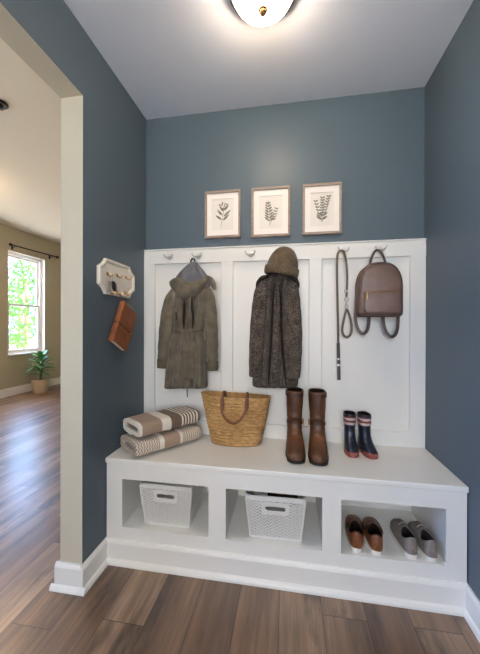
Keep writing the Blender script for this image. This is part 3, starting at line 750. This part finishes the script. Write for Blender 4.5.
hd = hstrap([(224.5, 401, -.150), (224.2, 394, -.158), (223.6, 391.6, -.168), (222.8, 396, -.181), (221.6, 405, -.188), (222.2, 413, -.1925), (226, 419.5, -.195), (231, 423, -.196), (236, 423, -.196), (241, 419, -.195), (245, 412, -.1925), (246.4, 405, -.188), (246.8, 397, -.181), (247.2, 392.6, -.168), (247.4, 395, -.158), (247.6, 402, -.150)], .0062, 'handle')
for x, s in ((222.2, 1), (246.8, -1)):
    g = G(); g.tube(spline([tuple(px(x, 397, -.180)), tuple(px(x, 402, -.1845)), tuple(px(x + s * .2, 408, -.188)), tuple(px(x + s * .2, 412, -.190))], 3), [.006, .007, .009, .0105, .011, .011, .010, .008, .005, .003], .0028, n=8, ref=(1, 0, 0)); g.build('handle_patch', M_handle, hd)
for hp in (((224.5, 400, -.062), (225, 393, -.064), (225.5, 391, -.072), (226, 394, -.085), (227, 400, -.09)), ((247, 401, -.062), (247, 394.5, -.064), (247.5, 392.5, -.072), (247.5, 395, -.085), (248, 401, -.09))):
    g = G(); g.tube(spline([tuple(px(*q)) for q in hp], 4), .0045, .003, n=8); g.build('handle', M_handle, tote)

# ------------------------------------------------------------------ boots
def outline(L, Wb, Wh, n=36, px_=.72, py_=.82):
    """shoe-sole outline, heel at y=0, toe at y=L"""
    pts = []
    for j in range(n):
        th = 2 * PI * j / n; s = (1 - math.cos(th)) / 2 if False else None
        c, sn = math.cos(th), math.sin(th)
        y = L / 2 - L / 2 * sp(c, py_); u = y / L
        w = Wh + (Wb - Wh) * (1 / (1 + math.exp(-(u - .42) * 12)))
        x = w / 2 * sp(sn, px_); pts.append((x, y))
    return pts
def boot(name, root, mats, L, Wb, levels, sole_h, Wh, opening):
    """levels: (z, y_heel, y_toe, width, lean_x)  stacked outlines from the sole to the top"""
    n = 36; rings = []
    for z, y0, y1, w, lx in spline(levels, 4):
        t = min(1, max(0, (z - levels[0][0]) / .09)); base = outline(y1 - y0, w, w * (Wh / Wb + (1 - Wh / Wb) * t), n)
        rings.append([Vector((x + lx, y + y0, z)) for x, y in base])
    top = rings[-1]; cx = sum((p for p in top), Vector()) / n
    inner = [[cx + (p - cx) * k + Vector((0, 0, dz)) for p in top] for k, dz in ((.94, .003), (.88, 0), (.84, -.05), (.8, -.10))]
    g = G(); g.loft(rings + inner[:2], False, False, 0); g.loft(inner[1:], False, True, 1)
    return g.build(name, mats, root, world=False, angle=3)
def tall_boot(loc, rz, label, s):
    r = thing('tall_boot', label, 'boot', loc, rz, 'tall brown leather boots')
    Lf = .265
    lv = [(.012, .0, Lf, .094, 0), (.030, .0, Lf + .002, .096, 0), (.045, .003, Lf - .006, .093, 0), (.060, .005, Lf - .035, .088, 0), (.078, .008, Lf - .075, .082, 0), (.098, .012, .152, .078, 0), (.108, .013, .146, .073, 0), (.120, .012, .134, .077, 0), (.132, .014, .128, .072, 0), (.146, .010, .124, .077, 0), (.160, .013, .118, .074, 0), (.176, .009, .120, .079, 0), (.195, .009, .118, .079, 0), (.235, .004, .120, .086, .001 * s), (.275, .004, .120, .088, .002 * s), (.306, .006, .120, .089, .003 * s)]
    b = boot('upper', r, [M_boot, M_inside], Lf, .094, lv, .02, .07, .08)
    g = G(); O = outline(Lf + .008, .102, .074); g.loft([[Vector((x, y - .004, z)) for x, y in O] for z in (.006, .018)]); g.build('sole', M_sole, r, world=False, bevel=.002)
    g = G(); O = [(x, y) for x, y in outline(.075, .076, .07, 24)]; g.loft([[Vector((x, y - .004, z)) for x, y in O] for z in (0, .0065)]); g.build('heel', M_sole, r, world=False)
    g = G(); O = outline(.10, .09, .08, 24); g.loft([[Vector((x, y + .155, z)) for x, y in O] for z in (0.0, .0065)]); g.build('tread', M_sole, r, world=False)
    def ring_strap(z, y0, y1, w, hgt, tilt, name):
        O = outline(y1 - y0, w, w, 36); rs = []
        for dz, k in ((-hgt / 2, 1.0), (-hgt / 2, 1.03), (hgt / 2, 1.03), (hgt / 2, 1.0)):
            rs.append([Vector((x * k, ((y - (y1 - y0) / 2) * k + (y1 + y0) / 2), z + dz + tilt * y)) for x, y in O])
        gg = G(); gg.loft(rs, False, False); return gg.build(name, M_boot_trim, r, world=False, angle=1)
    ring_strap(.290, .004, .121, .0915, .018, 0, 'top_strap')
    a = ring_strap(.125, .008, .136, .080, .016, .25, 'ankle_strap')
    for z, y in ((.290, .05), (.147, .085)):
        g = G(); xx = s * (.047 if z > .3 else .043); m = Matrix.Translation((xx, y, z)); 
        g.box((-.004, -.012, -.012), (.004, -.008, .012), 0, m); g.box((-.004, .008, -.012), (.004, .012, .012), 0, m); g.box((-.004, -.012, .009), (.004, .012, .012), 0, m); g.box((-.004, -.012, -.012), (.004, .012, -.009), 0, m)
        g.build('buckle', M_brass, r, world=False, bevel=.001)
    g = G(); ptz = []
    for z, yb in ((.13, .125), (.2, .119), (.276, .121)): ptz.append((-s * .012, yb + .001, z))
    g.tube(spline(ptz, 4), .0018, n=6); g.build('seam', M_boot_trim, r, world=False)
    return r
tall_boot((.912, -.075, HB), PI + .04, 'tall brown leather boot, the left of the pair nearest the straw tote', -1)
tall_boot((1.036, -.078, HB), PI - .05, 'tall brown leather boot, the right of the pair nearest the navy rain boots', 1)

def rain_boot(loc, rz, label, s):
    r = thing('rain_boot', label, 'boot', loc, rz, "child's navy rain boots"); r.scale = (.95, .95, .95)
    Lf = .168
    lv = [(.006, .0, Lf, .070, 0), (.022, .0, Lf + .001, .071, 0), (.034, .002, Lf - .008, .069, 0), (.046, .004, Lf - .030, .066, 0), (.060, .006, Lf - .055, .062, 0), (.078, .008, .095, .058, 0), (.100, .008, .086, .056, 0), (.130, .006, .084, .058, 0), (.165, .003, .086, .062, 0), (.197, .002, .088, .064, 0)]
    boot('upper', r, [M_navy, M_inside], Lf, .07, lv, .01, .056, .06)
    g = G(); O = outline(Lf + .006, .076, .060); g.loft([[Vector((x, y - .003, z)) for x, y in O] for z in (0, .013)]); g.build('sole', M_coral, r, world=False, bevel=.002)
    # toe cap
    n = 36; rs = []
    for z, y0, y1, w in ((.012, .0, Lf + .003, .073), (.020, .0, Lf + .003, .0735), (.027, .001, Lf - .001, .072)): rs.append([Vector((x, y + y0, z)) for x, y in outline(y1 - y0, w, w * .8, n)])
    g = G()
    idx = [j for j in range(n) if outline(Lf, .07, .06, n)[j][1] > Lf * .62]
    vs = []
    for rr in rs: vs.append([rr[j] for j in idx])
    g.loft(vs, closed=False); g.build('toe_cap', M_coral, r, world=False, solid=.003, angle=3)
    for z0, z1, mt, k in ((.180, .187, M_redband, 0), (.168, .1795, M_band, 0), (.156, .1675, M_redband, 0), (.143, .1555, M_band, 0)):
        O = outline(.0845, .0635 - (.18 - z0) * .06, .0635 - (.18 - z0) * .06, 36); rr = []
        for z, kk in ((z0, 1.0), (z0, 1.03), (z1, 1.03), (z1, 1.0)): rr.append([Vector((x * kk, (y - .042) * kk + .0445, z)) for x, y in O])
        g = G(); g.loft(rr, False, False); g.build('band', mt, r, world=False, angle=1)
    return r
rain_boot((1.203, -.058, HB), PI - .03, "child's navy rain boot with coral toe, the one nearer the tall brown boots", -1)
rain_boot((1.268, -.060, HB), PI + .16, "child's navy rain boot with coral toe, the one nearer the right wall", 1)

# ------------------------------------------------------------------ low shoes in the cubby (heel towards the room)
def low_shoe(name, loc, rz, label, grp, M_up, M_in, M_col, s, lace):
    r = thing(name, label, 'shoe', loc, rz, grp); r.scale = (.86, .86, .9)
    Lf, n = .255, 48
    g = G(); O = outline(Lf, .104, .080, n, .62, .80); g.loft([[Vector((x * k, (y - Lf / 2) * k + Lf / 2, z)) for x, y in O] for z, k in ((0, .97), (.004, 1.0), (.020, 1.0), (.024, .985))]); g.build('sole', M_offwhite, r, world=False, angle=.6)
    O = [(x * .97, (y - Lf / 2) * .985 + Lf / 2) for x, y in O]
    ocy, oly = .066, .104      # opening centre and length
    def top(j):
        th = 2 * PI * j / n; c, sn = math.cos(th), math.sin(th)
        y = ocy - oly / 2 * c; x = .033 * sp(sn, .8) * (1 - .22 * max(0, -c)); z = .078 + .018 * max(0, c) ** 2 + .008 * max(0, -c) - .010 * abs(sn)
        return Vector((x, y, z))
    ringsB = []; nv = 9
    for i in range(nv):
        t = i / (nv - 1); ring = []
        for j in range(n):
            B = Vector((*O[j], .020)); Tp = top(j); toe = max(0, (B.y - .15) / .12)
            Cc = Vector((B.x * 1.0, B.y, Tp.z * (1 - .18 * toe) * .98)) if toe > 0 else Vector((B.x * 1.02, B.y, Tp.z * .8))
            ring.append(B * (1 - t) ** 2 + Cc * (2 * t * (1 - t)) + Tp * t * t)
        ringsB.append(ring)
    g = G(); g.loft(ringsB, False, False, 0)
    # collar and lining
    tr_ = [top(j) for j in range(n)]; cen = Vector((0, ocy, 0))
    inn = []
    for k, z, in ((.93, .002), (.90, -.004), (.95, -.022), (1.0, -.036)): inn.append([Vector((p.x * k, (p.y - ocy) * k + ocy, p.z + z)) for p in tr_])
    g.loft([tr_] + inn, False, True, 1); g.build('upper', [M_up, M_in], r, world=False, angle=3)
    g = G(); g.tube([p + Vector((0, 0, .001)) for p in tr_], .0030, n=6, ref=(0, 0, 1), closed=True); g.build('collar', M_col, r, world=False)
    if lace:
        g = G()
        vs = []
        for i, y in enumerate([.142 + .055 * k / 6 for k in range(7)]):
            row = []
            for k in range(7):
                u = k / 6 - .5; row.append(Vector((u * (.050 - .01 * i / 6), y, .0865 - .014 * (i / 6) ** 1.2 - .035 * u * u * 1.4 + .0035)))
            vs.append(row)
        g.loft(vs, closed=False); g.build('tongue', M_up, r, world=False, solid=.002)
        for k in range(1):
            g = G(); y = .136 + k * .02; g.tube(spline([(-.024, y, .081 - k * .004), (0, y + .002, .0935 - k * .005), (.024, y, .081 - k * .004)], 5), .0032, .0015, n=6, ref=(0, 1, 0)); g.build('lace', M_offwhite, r, world=False)
    else:
        for sg in (-1, 1):
            g = G(); vs = []
            for i in range(5):
                y = .088 + .034 * i / 4; vs.append([Vector((sg * (.032 + .012 * k / 3), y, .076 - .016 * k / 3 + .0015)) for k in range(4)])
            g.loft(vs, closed=False); g.build('elastic', M_shoedark, r, world=False, solid=.002)
    g = G(); vs = []
    for z in (.034, .055, .075, .094): vs.append([Vector((x, -.001 + .0018 * (z > .05) * 0 + abs(x) * .55 + .010 * ((z - .024) / .05) ** 2, z)) for x in (-.009, -.004, .004, .009)])
    g.loft(vs, closed=False); g.build('heel_tab', M_up, r, world=False, solid=.003)
    return r
CZ = OZ[0] + .0005
def shoe_x(x, y, Y): return px(x, y, Y).x
low_shoe('slip_on_shoe', (shoe_x(356, 551, -.385), -.402, CZ), -.12, 'tan leather slip-on shoe at the left end of the cubby', 'tan slip-on shoes', M_tan, M_inside, M_shoedark, -1, False)
low_shoe('slip_on_shoe', (shoe_x(376.5, 555, -.395), -.406, CZ), -.10, 'tan leather slip-on shoe standing beside a grey canvas shoe', 'tan slip-on shoes', M_tan, M_inside, M_shoedark, 1, False)
low_shoe('canvas_shoe', (shoe_x(411.5, 558, -.385), -.402, CZ), -.02, 'grey canvas shoe with white sole standing next to a tan shoe', 'grey canvas shoes', M_canvas, M_insole, M_canvas, -1, True)
low_shoe('canvas_shoe', (shoe_x(432, 561, -.395), -.406, CZ), -.03, 'grey canvas shoe with white sole nearest the right end of the cubby', 'grey canvas shoes', M_canvas, M_insole, M_canvas, 1, True)

# ------------------------------------------------------------------ plastic baskets
def basket(loc, rz, w, d, h, label):
    r = thing('storage_basket', label, 'basket', loc, rz, 'white woven storage baskets')
    tp = .86
    def P(face, u, v, off=0):
        """face 0 front 1 right 2 back 3 left; u -1..1, v 0..1"""
        k = tp + (1 - tp) * v; hw, hdp = w / 2 * k, d / 2 * k
        q = {0: (u * hw, -hdp - off), 1: (hw + off, u * hdp), 2: (-u * hw, hdp + off), 3: (-hw - off, -u * hdp)}[face]
        return Vector((q[0], q[1] + d / 2, .004 + v * (h - .012)))
    g = G()
    for f in range(4):
        fw_ = (w if f % 2 == 0 else d); nc = int(round(fw_ / .0155)); nr = int(h / .0155)
        for c in range(nc):
            u0, u1 = -1 + 2 * c / nc, -1 + 2 * (c + 1) / nc; sgn = 1 if c % 2 else -1
            for k in range(-1, nr + 1):
                va, vb = (k + (0 if sgn > 0 else 1)) / nr, (k + (1 if sgn > 0 else 0)) / nr; th = .72 / nr
                pts = [(u0, va), (u1, vb), (u1, vb + th), (u0, va + th)]
                if max(p[1] for p in pts) < .02 or min(p[1] for p in pts) > .93: continue
                pts = [(a, min(.94, max(.02, b))) for a, b in pts]
                if f in (0, 2) and .62 < sum(b for _, b in pts) / 4 < .885 and abs((u0 + u1) / 2) < .43: continue
                bk = [P(f, a, b, -.0022) for a, b in pts]; ft = [P(f, a, b, .0006) for a, b in pts]
                g.loft([bk, ft])
    g.build('weave', M_plastic, r, world=False, smooth=False)
    g = G()
    def rr(hw, hdp, z, rad=.02):
        out = []
        for cx, cy, a0 in ((hw - rad, hdp - rad, 0), (-hw + rad, hdp - rad, PI / 2), (-hw + rad, -hdp + rad, PI), (hw - rad, -hdp + rad, 1.5 * PI)):
            for k in range(6): a = a0 + k / 5 * PI / 2; out.append(Vector((cx + rad * math.cos(a), cy + rad * math.sin(a) + d / 2, z)))
        return out
    g.loft([rr(w / 2 - .003, d / 2 - .003, h - .020), rr(w / 2 + .003, d / 2 + .003, h - .019), rr(w / 2 + .004, d / 2 + .004, h), rr(w / 2 - .003, d / 2 - .003, h + .001), rr(w / 2 - .003, d / 2 - .003, h - .020)], False, False); g.build('rim', M_plastic, r, world=False, angle=.6)
    g = G(); g.loft([rr(w / 2 * tp, d / 2 * tp, 0), rr(w / 2 * tp + .001, d / 2 * tp + .001, .008)]); g.build('bottom', M_plastic, r, world=False, angle=.6)
    # inner shell of the basket body (thin wall behind the weave)
    for f in (0, 2):
        # plain plate with a rounded slot cut through it
        sl = [(u * .30 + .05 * math.cos(a), .755 + .055 * math.sin(a)) for u, a0 in ((1, -PI / 2), (-1, PI / 2)) for a in [a0 + k / 8 * PI for k in range(9)]]
        ol = [(math.copysign(.47, a) if abs(a) > .3 else a / .3 * .47, .755 + (b - .755) / .055 * .155) for a, b in sl]
        ol = [(max(-.47, min(.47, a * 1.45)), max(.60, min(.905, b))) for a, b in ol]
        g = G(); g.loft([[P(f, a, b, -.003) for a, b in sl], [P(f, a, b, .002) for a, b in sl], [P(f, a, b, .002) for a, b in ol], [P(f, a, b, -.003) for a, b in ol], [P(f, a, b, -.003) for a, b in sl]], False, False); g.build('handle_surround', M_plastic, r, world=False, angle=.6)
    for sx in (-1, 1):
        for y in (0, 2):
            g = G(); u = sx; g.tube([P(y, u, v, -.002) for v in (0, .5, 1.0)], .005, n=8); g.build('corner_post', M_plastic, r, world=False)
    return r
b1a, b1b = px(139.5, 490, -.385), px(191.6, 490, -.385)
basket(((b1a.x + b1b.x) / 2 + .001, -.386, CZ), 0, .262, .27, .208, 'white woven plastic basket in the left cubby below the towels')
b2a, b2b = px(245.5, 500, -.39), px(306, 500, -.39)
basket(((b2a.x + b2b.x) / 2, -.392, CZ), .02, .268, .27, .205, 'white woven plastic basket in the middle cubby with dark cloth inside')
bx_, by_ = (b2a.x + b2b.x) / 2 + .035, -.235
g = G(); rings = []
for i in range(12):
    a = i / 11 * PI; z = CZ + .150 - .066 * math.cos(a)
    rings.append([Vector((bx_ + (.075 * math.sin(a) + .004) * math.cos(b) * (1 + .10 * math.sin(3 * b + i)), by_ + (.085 * math.sin(a) + .004) * math.sin(b) * (1 + .08 * math.sin(4 * b + i * .7)), z + .008 * math.sin(3 * b) * math.sin(a))) for b in [j * 2 * PI / 28 for j in range(28)]])
g.loft(rings); o = g.build('cloth_bundle', M_bundle, None, subd=1, loc=(bx_, by_, CZ + .08))
tag(o, 'dark maroon cloth bundle showing above the rim of the middle basket', 'cloth')

# ------------------------------------------------------------------ key rack on the left wall
ky0, ky1, kz0, kz1 = -.488, -.166, 1.302, 1.476
kr = thing('key_rack', 'cream octagonal key rack with small hooks on the left wall', 'key rack', (0.001, (ky0 + ky1) / 2, (kz0 + kz1) / 2))
def octa(ins, cw=.052, ch=.045):
    a, b, c, d = ky0 + ins, ky1 - ins, kz0 + ins, kz1 - ins; k = .42 * ins; out = []
    cw2, ch2 = cw - k, ch - k
    base = [(a + cw2, c), (b - cw2, c), (b, c + ch2), (b, d - ch2), (b - cw2, d), (a + cw2, d), (a, d - ch2), (a, c + ch2)]
    for i in range(8):
        p, q = Vector(base[i]), Vector(base[(i + 1) % 8])
        out.append(p)
        if i % 2 == 1:      # the cut corners curve inwards
            cen = Vector(((a + b) / 2, (c + d) / 2))
            for t in (.25, .5, .75):
                m_ = p.lerp(q, t); dirn = (cen - m_).normalized(); out.append(m_ + dirn * .007 * math.sin(PI * t))
    return out
def lay(ins, x): return [Vector((x, p.x, p.y)) for p in octa(ins)]
g = G(); g.loft([lay(0, .001), lay(0, .012), lay(.003, .017), lay(.010, .018), lay(.015, .015), lay(.018, .008)], True, False); g.build('frame', M_rack, kr, angle=.5)
g = G(); g.loft([lay(.015, .004), lay(.015, .0085)]); g.build('back_board', M_rack, kr, angle=.5)
def px_x(x, y, X):
    d = _fw + _r2 * ((x - 240) / F_PX) - _u2 * ((y - 327) / F_PX); return CAM + d * ((X - CAM.x) / d.x)
HKP = [(110.3, 274.5), (119.8, 276), (128.6, 278), (112.3, 292), (119.6, 293), (127.4, 293.5)]
kh = []
for hx, hy in HKP:
    q = px_x(hx - .8, hy, .02); q.x = .0085; kh.append(q)
    g = G(); g.box((q.x, q.y - .006, q.z - .005), (q.x + .003, q.y + .006, q.z + .013))
    g.tube(spline([(q.x + .002, q.y, q.z + .004), (q.x + .012, q.y, q.z - .006), (q.x + .020, q.y, q.z - .010), (q.x + .026, q.y, q.z - .004), (q.x + .027, q.y, q.z + .004)], 4), .0032, ref=(0, 1, 0), n=8); g.build('hook', M_brass, kr)
# keys on the first hook
q = kh[0]; ks = thing('key_bunch', 'bunch of keys with black fob hanging on the cream key rack', 'keys', (q.x + .02, q.y, q.z - .012))
c = Vector((q.x + .021, q.y + .001, q.z - .022))
g = G(); g.tube([c + Vector((.002 * math.sin(a), .011 * math.cos(a), .013 * math.sin(a))) for a in [k * 2 * PI / 18 for k in range(18)]], .0014, ref=(1, 0, 0), n=6, closed=True); g.build('ring', M_steel, ks)
g = G(); rings = []
for i, (z, w_, t_) in enumerate(((-.008, .006, .003), (-.014, .015, .006), (-.028, .018, .0075), (-.044, .017, .0075), (-.056, .012, .006), (-.060, .006, .003))): rings.append([c + Vector((t_ * math.sin(a) + .004, w_ * sp(math.cos(a), .7) + .010 + z * -.2, z)) for a in [k * 2 * PI / 20 for k in range(20)]])
g.loft(rings); g.build('fob', M_black, ks, subd=1)
for dy, sl in ((-.006, -.12), (-.014, -.05)):
    g = G(); m = Matrix.Translation(c + Vector((.002 if dy > -.01 else -.002, dy, -.012))) @ Matrix.Rotation(sl, 4, 'X')
    g.box((-.001, -.008, -.022), (.001, .008, 0), 0, m); g.box((-.001, -.004, -.055), (.001, .003, -.022), 0, m); g.box((-.001, .003, -.05), (.001, .0055, -.044), 0, m); g.box((-.001, .003, -.04), (.001, .005, -.034), 0, m); g.build('key', M_steel, ks, smooth=False)
# leather notebook hanging by a cord, tilted
q = kh[4]
na = math.radians(28); nc = Vector((.024, -.298, 1.144))
nb = thing('leather_notebook', 'brown leather notebook hanging tilted below the cream key rack', 'notebook', tuple(nc))
mrot = Matrix.Translation(nc) @ Matrix.Rotation(-na, 4, 'X')
# local frame: y across, z along, x thickness
w_, h_, t_ = .138, .225, .030
g = G(); g.box((-t_ / 2, -w_ / 2, -h_ / 2), (-t_ / 2 + .004, w_ / 2, h_ / 2), 0, mrot); g.build('back_cover', M_note, nb, smooth=False, bevel=.0015)
g = G(); g.box((t_ / 2 - .004, -w_ / 2, -h_ / 2), (t_ / 2, w_ / 2, h_ / 2), 0, mrot); g.build('front_cover', M_note, nb, smooth=False, bevel=.0015)
g = G(); g.loft([[mrot @ Vector((t_ / 2 * math.sin(a), -w_ / 2 - .008 * math.cos(a), z)) for a in [-PI / 2 + k * PI / 8 for k in range(9)]] + [mrot @ Vector((.8 * t_ / 2 * math.sin(a), -w_ / 2 + .004 - .006 * math.cos(a), z)) for a in [PI / 2 - k * PI / 8 for k in range(9)]] for z in (-h_ / 2, h_ / 2)]); g.build('spine', M_note, nb)
g = G(); g.box((-t_ / 2 + .0042, -w_ / 2 + .006, -h_ / 2 + .004), (t_ / 2 - .0042, w_ / 2 - .006, h_ / 2 - .004), 0, mrot); g.build('pages', M_paper, nb, smooth=False)
g = G()
rp = [(t_ / 2 + .001, -w_ / 2 - .004), (t_ / 2 + .001, w_ / 2 + .001), (-t_ / 2 - .001, w_ / 2 + .001), (-t_ / 2 - .001, -w_ / 2 - .004), (-.004, -w_ / 2 - .0095), (.004, -w_ / 2 - .0095)]
g.tube([mrot @ Vector((a, b, -.012)) for a, b in rp], .002, .003, ref=mrot.to_3x3() @ Vector((0, 0, 1)), n=6, closed=True); sb = g.build('tie_strap', M_dkleather, nb)
g = G(); g.lathe([(0, 0), (.008, 0), (.008, .003), (0, .004)], 14); g.xf(mrot @ Matrix.Translation((t_ / 2 + .002, w_ / 2 - .012, -.012)) @ Matrix.Rotation(PI / 2, 4, 'Y')); g.build('button', M_brass, sb)
tc = mrot @ Vector((0, -w_ / 2 + .02, h_ / 2 - .004)); hk = Vector((q.x + .022, q.y, q.z - .009))
g = G(); g.tube(spline([tuple(tc), tuple((tc + hk) / 2 + Vector((.001, -.004, 0))), (hk.x - .001, hk.y - .003, hk.z + .002), (hk.x, hk.y, hk.z + .006), (hk.x + .001, hk.y + .003, hk.z + .002), tuple((tc + hk) / 2 + Vector((.001, .006, 0))), tuple(tc + Vector((0, .006, -.002)))], 4), .0018, n=6); g.build('cord', M_note, nb)

# ------------------------------------------------------------------ far room: plant, curtain rod, ceiling fixture
PX_, PY_ = -3.34, 2.76
pl = thing('potted_palm', 'green leafy potted palm on the floor below the far window', 'potted plant', (PX_, PY_, 0))
G().lathe([(.0, .001), (.095, .001), (.108, .02), (.126, .12), (.130, .21), (.134, .232), (.127, .235), (.120, .228), (.114, .195), (.0, .192)], 40, (PX_, PY_, 0)).build('pot', M_pot, pl)
G().lathe([(.0, .2), (.1165, .198), (.112, .192)], 30, (PX_, PY_, 0)).build('soil', M_soil, pl)
rnd = random.Random(5)
for (ox, oy, top, nb_, L0, e0, e1) in ((-.03, .02, .40, 15, .27, .0, .55), (.04, -.02, .50, 15, .26, .1, .7), (0, .03, .60, 16, .21, .25, 1.2)):
    b0 = Vector((PX_ + ox * .6, PY_ + oy * .6, .197)); b1 = Vector((PX_ + ox, PY_ + oy, top))
    g = G(); g.tube(spline([tuple(b0), tuple(b0.lerp(b1, .5) + Vector((.006, .004, 0))), tuple(b1)], 4), [.011, .011, .010, .010, .010, .009, .009, .009, .008], n=8); sm = g.build('stem', M_stem, pl)
    for k in range(nb_):
        a = k * 2.399 + top * 9; el = e0 + (e1 - e0) * (k / (nb_ - 1)); L = L0 * rnd.uniform(.88, 1.12)
        hd_ = Vector((math.cos(a), math.sin(a), 0)); 
        if b1.x + hd_.x * L < XO + .03: L = max(.06, (XO + .03 - b1.x) / hd_.x)
        wv = Vector((-hd_.y, hd_.x, 0)); vs = []; m_ = 10; st_ = b1 + Vector((0, 0, -.10 * (1 - k / nb_)))
        for q_ in range(m_ + 1):
            u = q_ / m_; w2 = .027 * math.sin(PI * min(1, u * .93 + .07)) ** .8
            cpt = st_ + hd_ * (L * u * math.cos(el * .8)) + Vector((0, 0, L * (math.sin(el) * u + .45 * u - .62 * u * u)))
            vs.append([cpt - wv * w2 + Vector((0, 0, w2 * .4)), cpt, cpt + wv * w2 + Vector((0, 0, w2 * .4))])
        g = G(); g.loft(vs, closed=False); g.build('leaf', M_leaf, sm, angle=3)
rz = 2.468
rod = thing('curtain_rod', 'thin black curtain rod above the far window', 'curtain rod', (XO + .06, 2.88, rz))
G().tube([(XO + .06, 2.40, rz - .014), (XO + .06, 3.36, rz + .008)], .011, n=12).build('rod', M_blackmetal, rod)
for y, z in ((2.39, rz - .014), (3.37, rz + .008)):
    g = G(); g.lathe([(.0, -.026), (.016, -.024), (.024, -.008), (.024, .008), (.016, .022), (0, .026)], 16); g.xf(Matrix.Translation((XO + .06, y, z)) @ Matrix.Rotation(PI / 2, 4, 'X')); g.build('finial', M_blackmetal, rod)
for y, z in ((2.47, rz - .012), (3.24, rz + .005)):
    g = G(); g.tube([(XO + .002, y, z - .03), (XO + .03, y, z - .03), (XO + .06, y, z - .012)], .006, n=8); g.box((XO + .0005, y - .015, z - .06), (XO + .005, y + .015, z + .01)); g.build('bracket', M_blackmetal, rod)
fx, fy = -1.185, .10
fxo = thing('ceiling_fixture', 'bronze ceiling fixture in the warm room through the opening', 'light fixture', (fx, fy, H2))
G().lathe([(.0, H2 - .001), (.050, H2 - .001), (.052, H2 - .008), (.046, H2 - .016), (.0, H2 - .019)], 30, (fx, fy, 0)).build('canopy', M_blackmetal, fxo)
G().lathe([(.0, H2 - .018), (.02, H2 - .018), (.024, H2 - .04), (.0, H2 - .045)], 20, (fx, fy, 0)).build('socket', M_blackmetal, fxo)

# lamp of the far room (out of the frame, to the left): a flush dome like the one in the alcove
l2 = thing('ceiling_light', 'round lit ceiling light in the far room', 'ceiling light', (-2.7, .9, H2))
G().lathe([(.0, H2 - .001), (.15, H2 - .001), (.16, H2 - .03), (.15, H2 - .04)], 40, (-2.7, .9, 0)).build('rim', M_nickel, l2)
G().lathe([(.150 * math.cos(a), H2 - .036 - .08 * math.sin(a)) for a in [k * PI / 2 / 10 for k in range(10)]] + [(.004, H2 - .116)], 40, (-2.7, .9, 0)).build('glass_dome', M_dome2, l2)

# ------------------------------------------------------------------ outdoors
struct(G().box((-40, -30, -.6), (30, 40, -.5)).build('ground', M_bounce_ground, smooth=False))
def tree(x, y, h, r, seed, label):
    rt = thing('tree', label, 'tree', (x, y, -.5), 0, 'trees outside the window'); rn = random.Random(seed)
    G().tube(spline([(x, y, -.5), (x + .05, y, h * .4), (x, y + .05, h * .8)], 4), [.11, .10, .09, .085, .08, .07, .06, .05, .04], n=10).build('trunk', M_bark, rt)
    g = G()
    cl = [(rn.uniform(-.8, .8) * r, rn.uniform(-.8, .8) * r, h * .55 + rn.uniform(-.45, .5) * h * .8) for _ in range(32)]
    for cxx, cyy, czz in cl:
        for k in range(60):
            v = Vector((rn.gauss(0, 1), rn.gauss(0, 1), rn.gauss(0, 1))) * r * .13; p = Vector((x + cxx, y + cyy, czz)) + v
            d1 = Vector((rn.gauss(0, 1), rn.gauss(0, 1), rn.gauss(0, 1))).normalized(); d2 = d1.orthogonal().normalized(); L = rn.uniform(.08, .15)
            g.add([p, p + d1 * L * .5 + d2 * L * .3, p + d1 * L, p + d1 * L * .5 - d2 * L * .3], [(0, 1, 2, 3)])
    g.build('crown', M_tree, rt, smooth=False)
tree(-7.2, 6.3, 3.2, 1.25, 1, 'bright green tree outside the far window, its crown filling the panes')
tree(-9.8, 8.6, 3.8, 1.6, 2, 'pale green tree standing farther off outside the far window')

# ------------------------------------------------------------------ light and sky
w = bpy.data.worlds.new('sky'); scene.world = w; w.use_nodes = True
bg = w.node_tree.nodes['Background']
# clear blue sky to the west, hazy white elsewhere
wn_ = w.node_tree.nodes; wl_ = w.node_tree.links
tc_ = wn_.new('ShaderNodeTexCoord'); sx_ = wn_.new('ShaderNodeSeparateXYZ'); rp_ = wn_.new('ShaderNodeValToRGB'); ml_ = wn_.new('ShaderNodeMath'); ml_.operation = 'MULTIPLY_ADD'; ml_.inputs[1].default_value = -.5; ml_.inputs[2].default_value = .5
wl_.new(tc_.outputs['Generated'], sx_.inputs[0]); wl_.new(sx_.outputs[0], ml_.inputs[0]); wl_.new(ml_.outputs[0], rp_.inputs[0])
rp_.color_ramp.elements[0].position = .55; rp_.color_ramp.elements[0].color = (.96, .97, 1.0, 1); rp_.color_ramp.elements[1].position = .85; rp_.color_ramp.elements[1].color = (.52, .86, 1.65, 1)
wl_.new(rp_.outputs[0], bg.inputs[0]); bg.inputs[0].default_value = (.76, .87, 1.0, 1); bg.inputs[1].default_value = 8.5
sd = bpy.data.lights.new('sun', 'SUN'); sd.energy = 68; sd.angle = .01; sd.color = (1, .95, .86); so = bpy.data.objects.new('sun', sd); COL.objects.link(so)
so.rotation_euler = (-Vector((.5, .45, 1.0))).to_track_quat('-Z', 'Y').to_euler()
scene.view_settings.view_transform = 'Standard'; scene.view_settings.look = 'None'; scene.view_settings.gamma = 1
scene.view_settings.use_curve_mapping = False; scene.view_settings.exposure = 0.46
cy = scene.cycles
cy.max_bounces = 10; cy.diffuse_bounces = 6; cy.glossy_bounces = 4; cy.transparent_max_bounces = 8; cy.caustics_reflective = False; cy.caustics_refractive = False
cy.sample_clamp_indirect = 6; cy.use_denoising = True
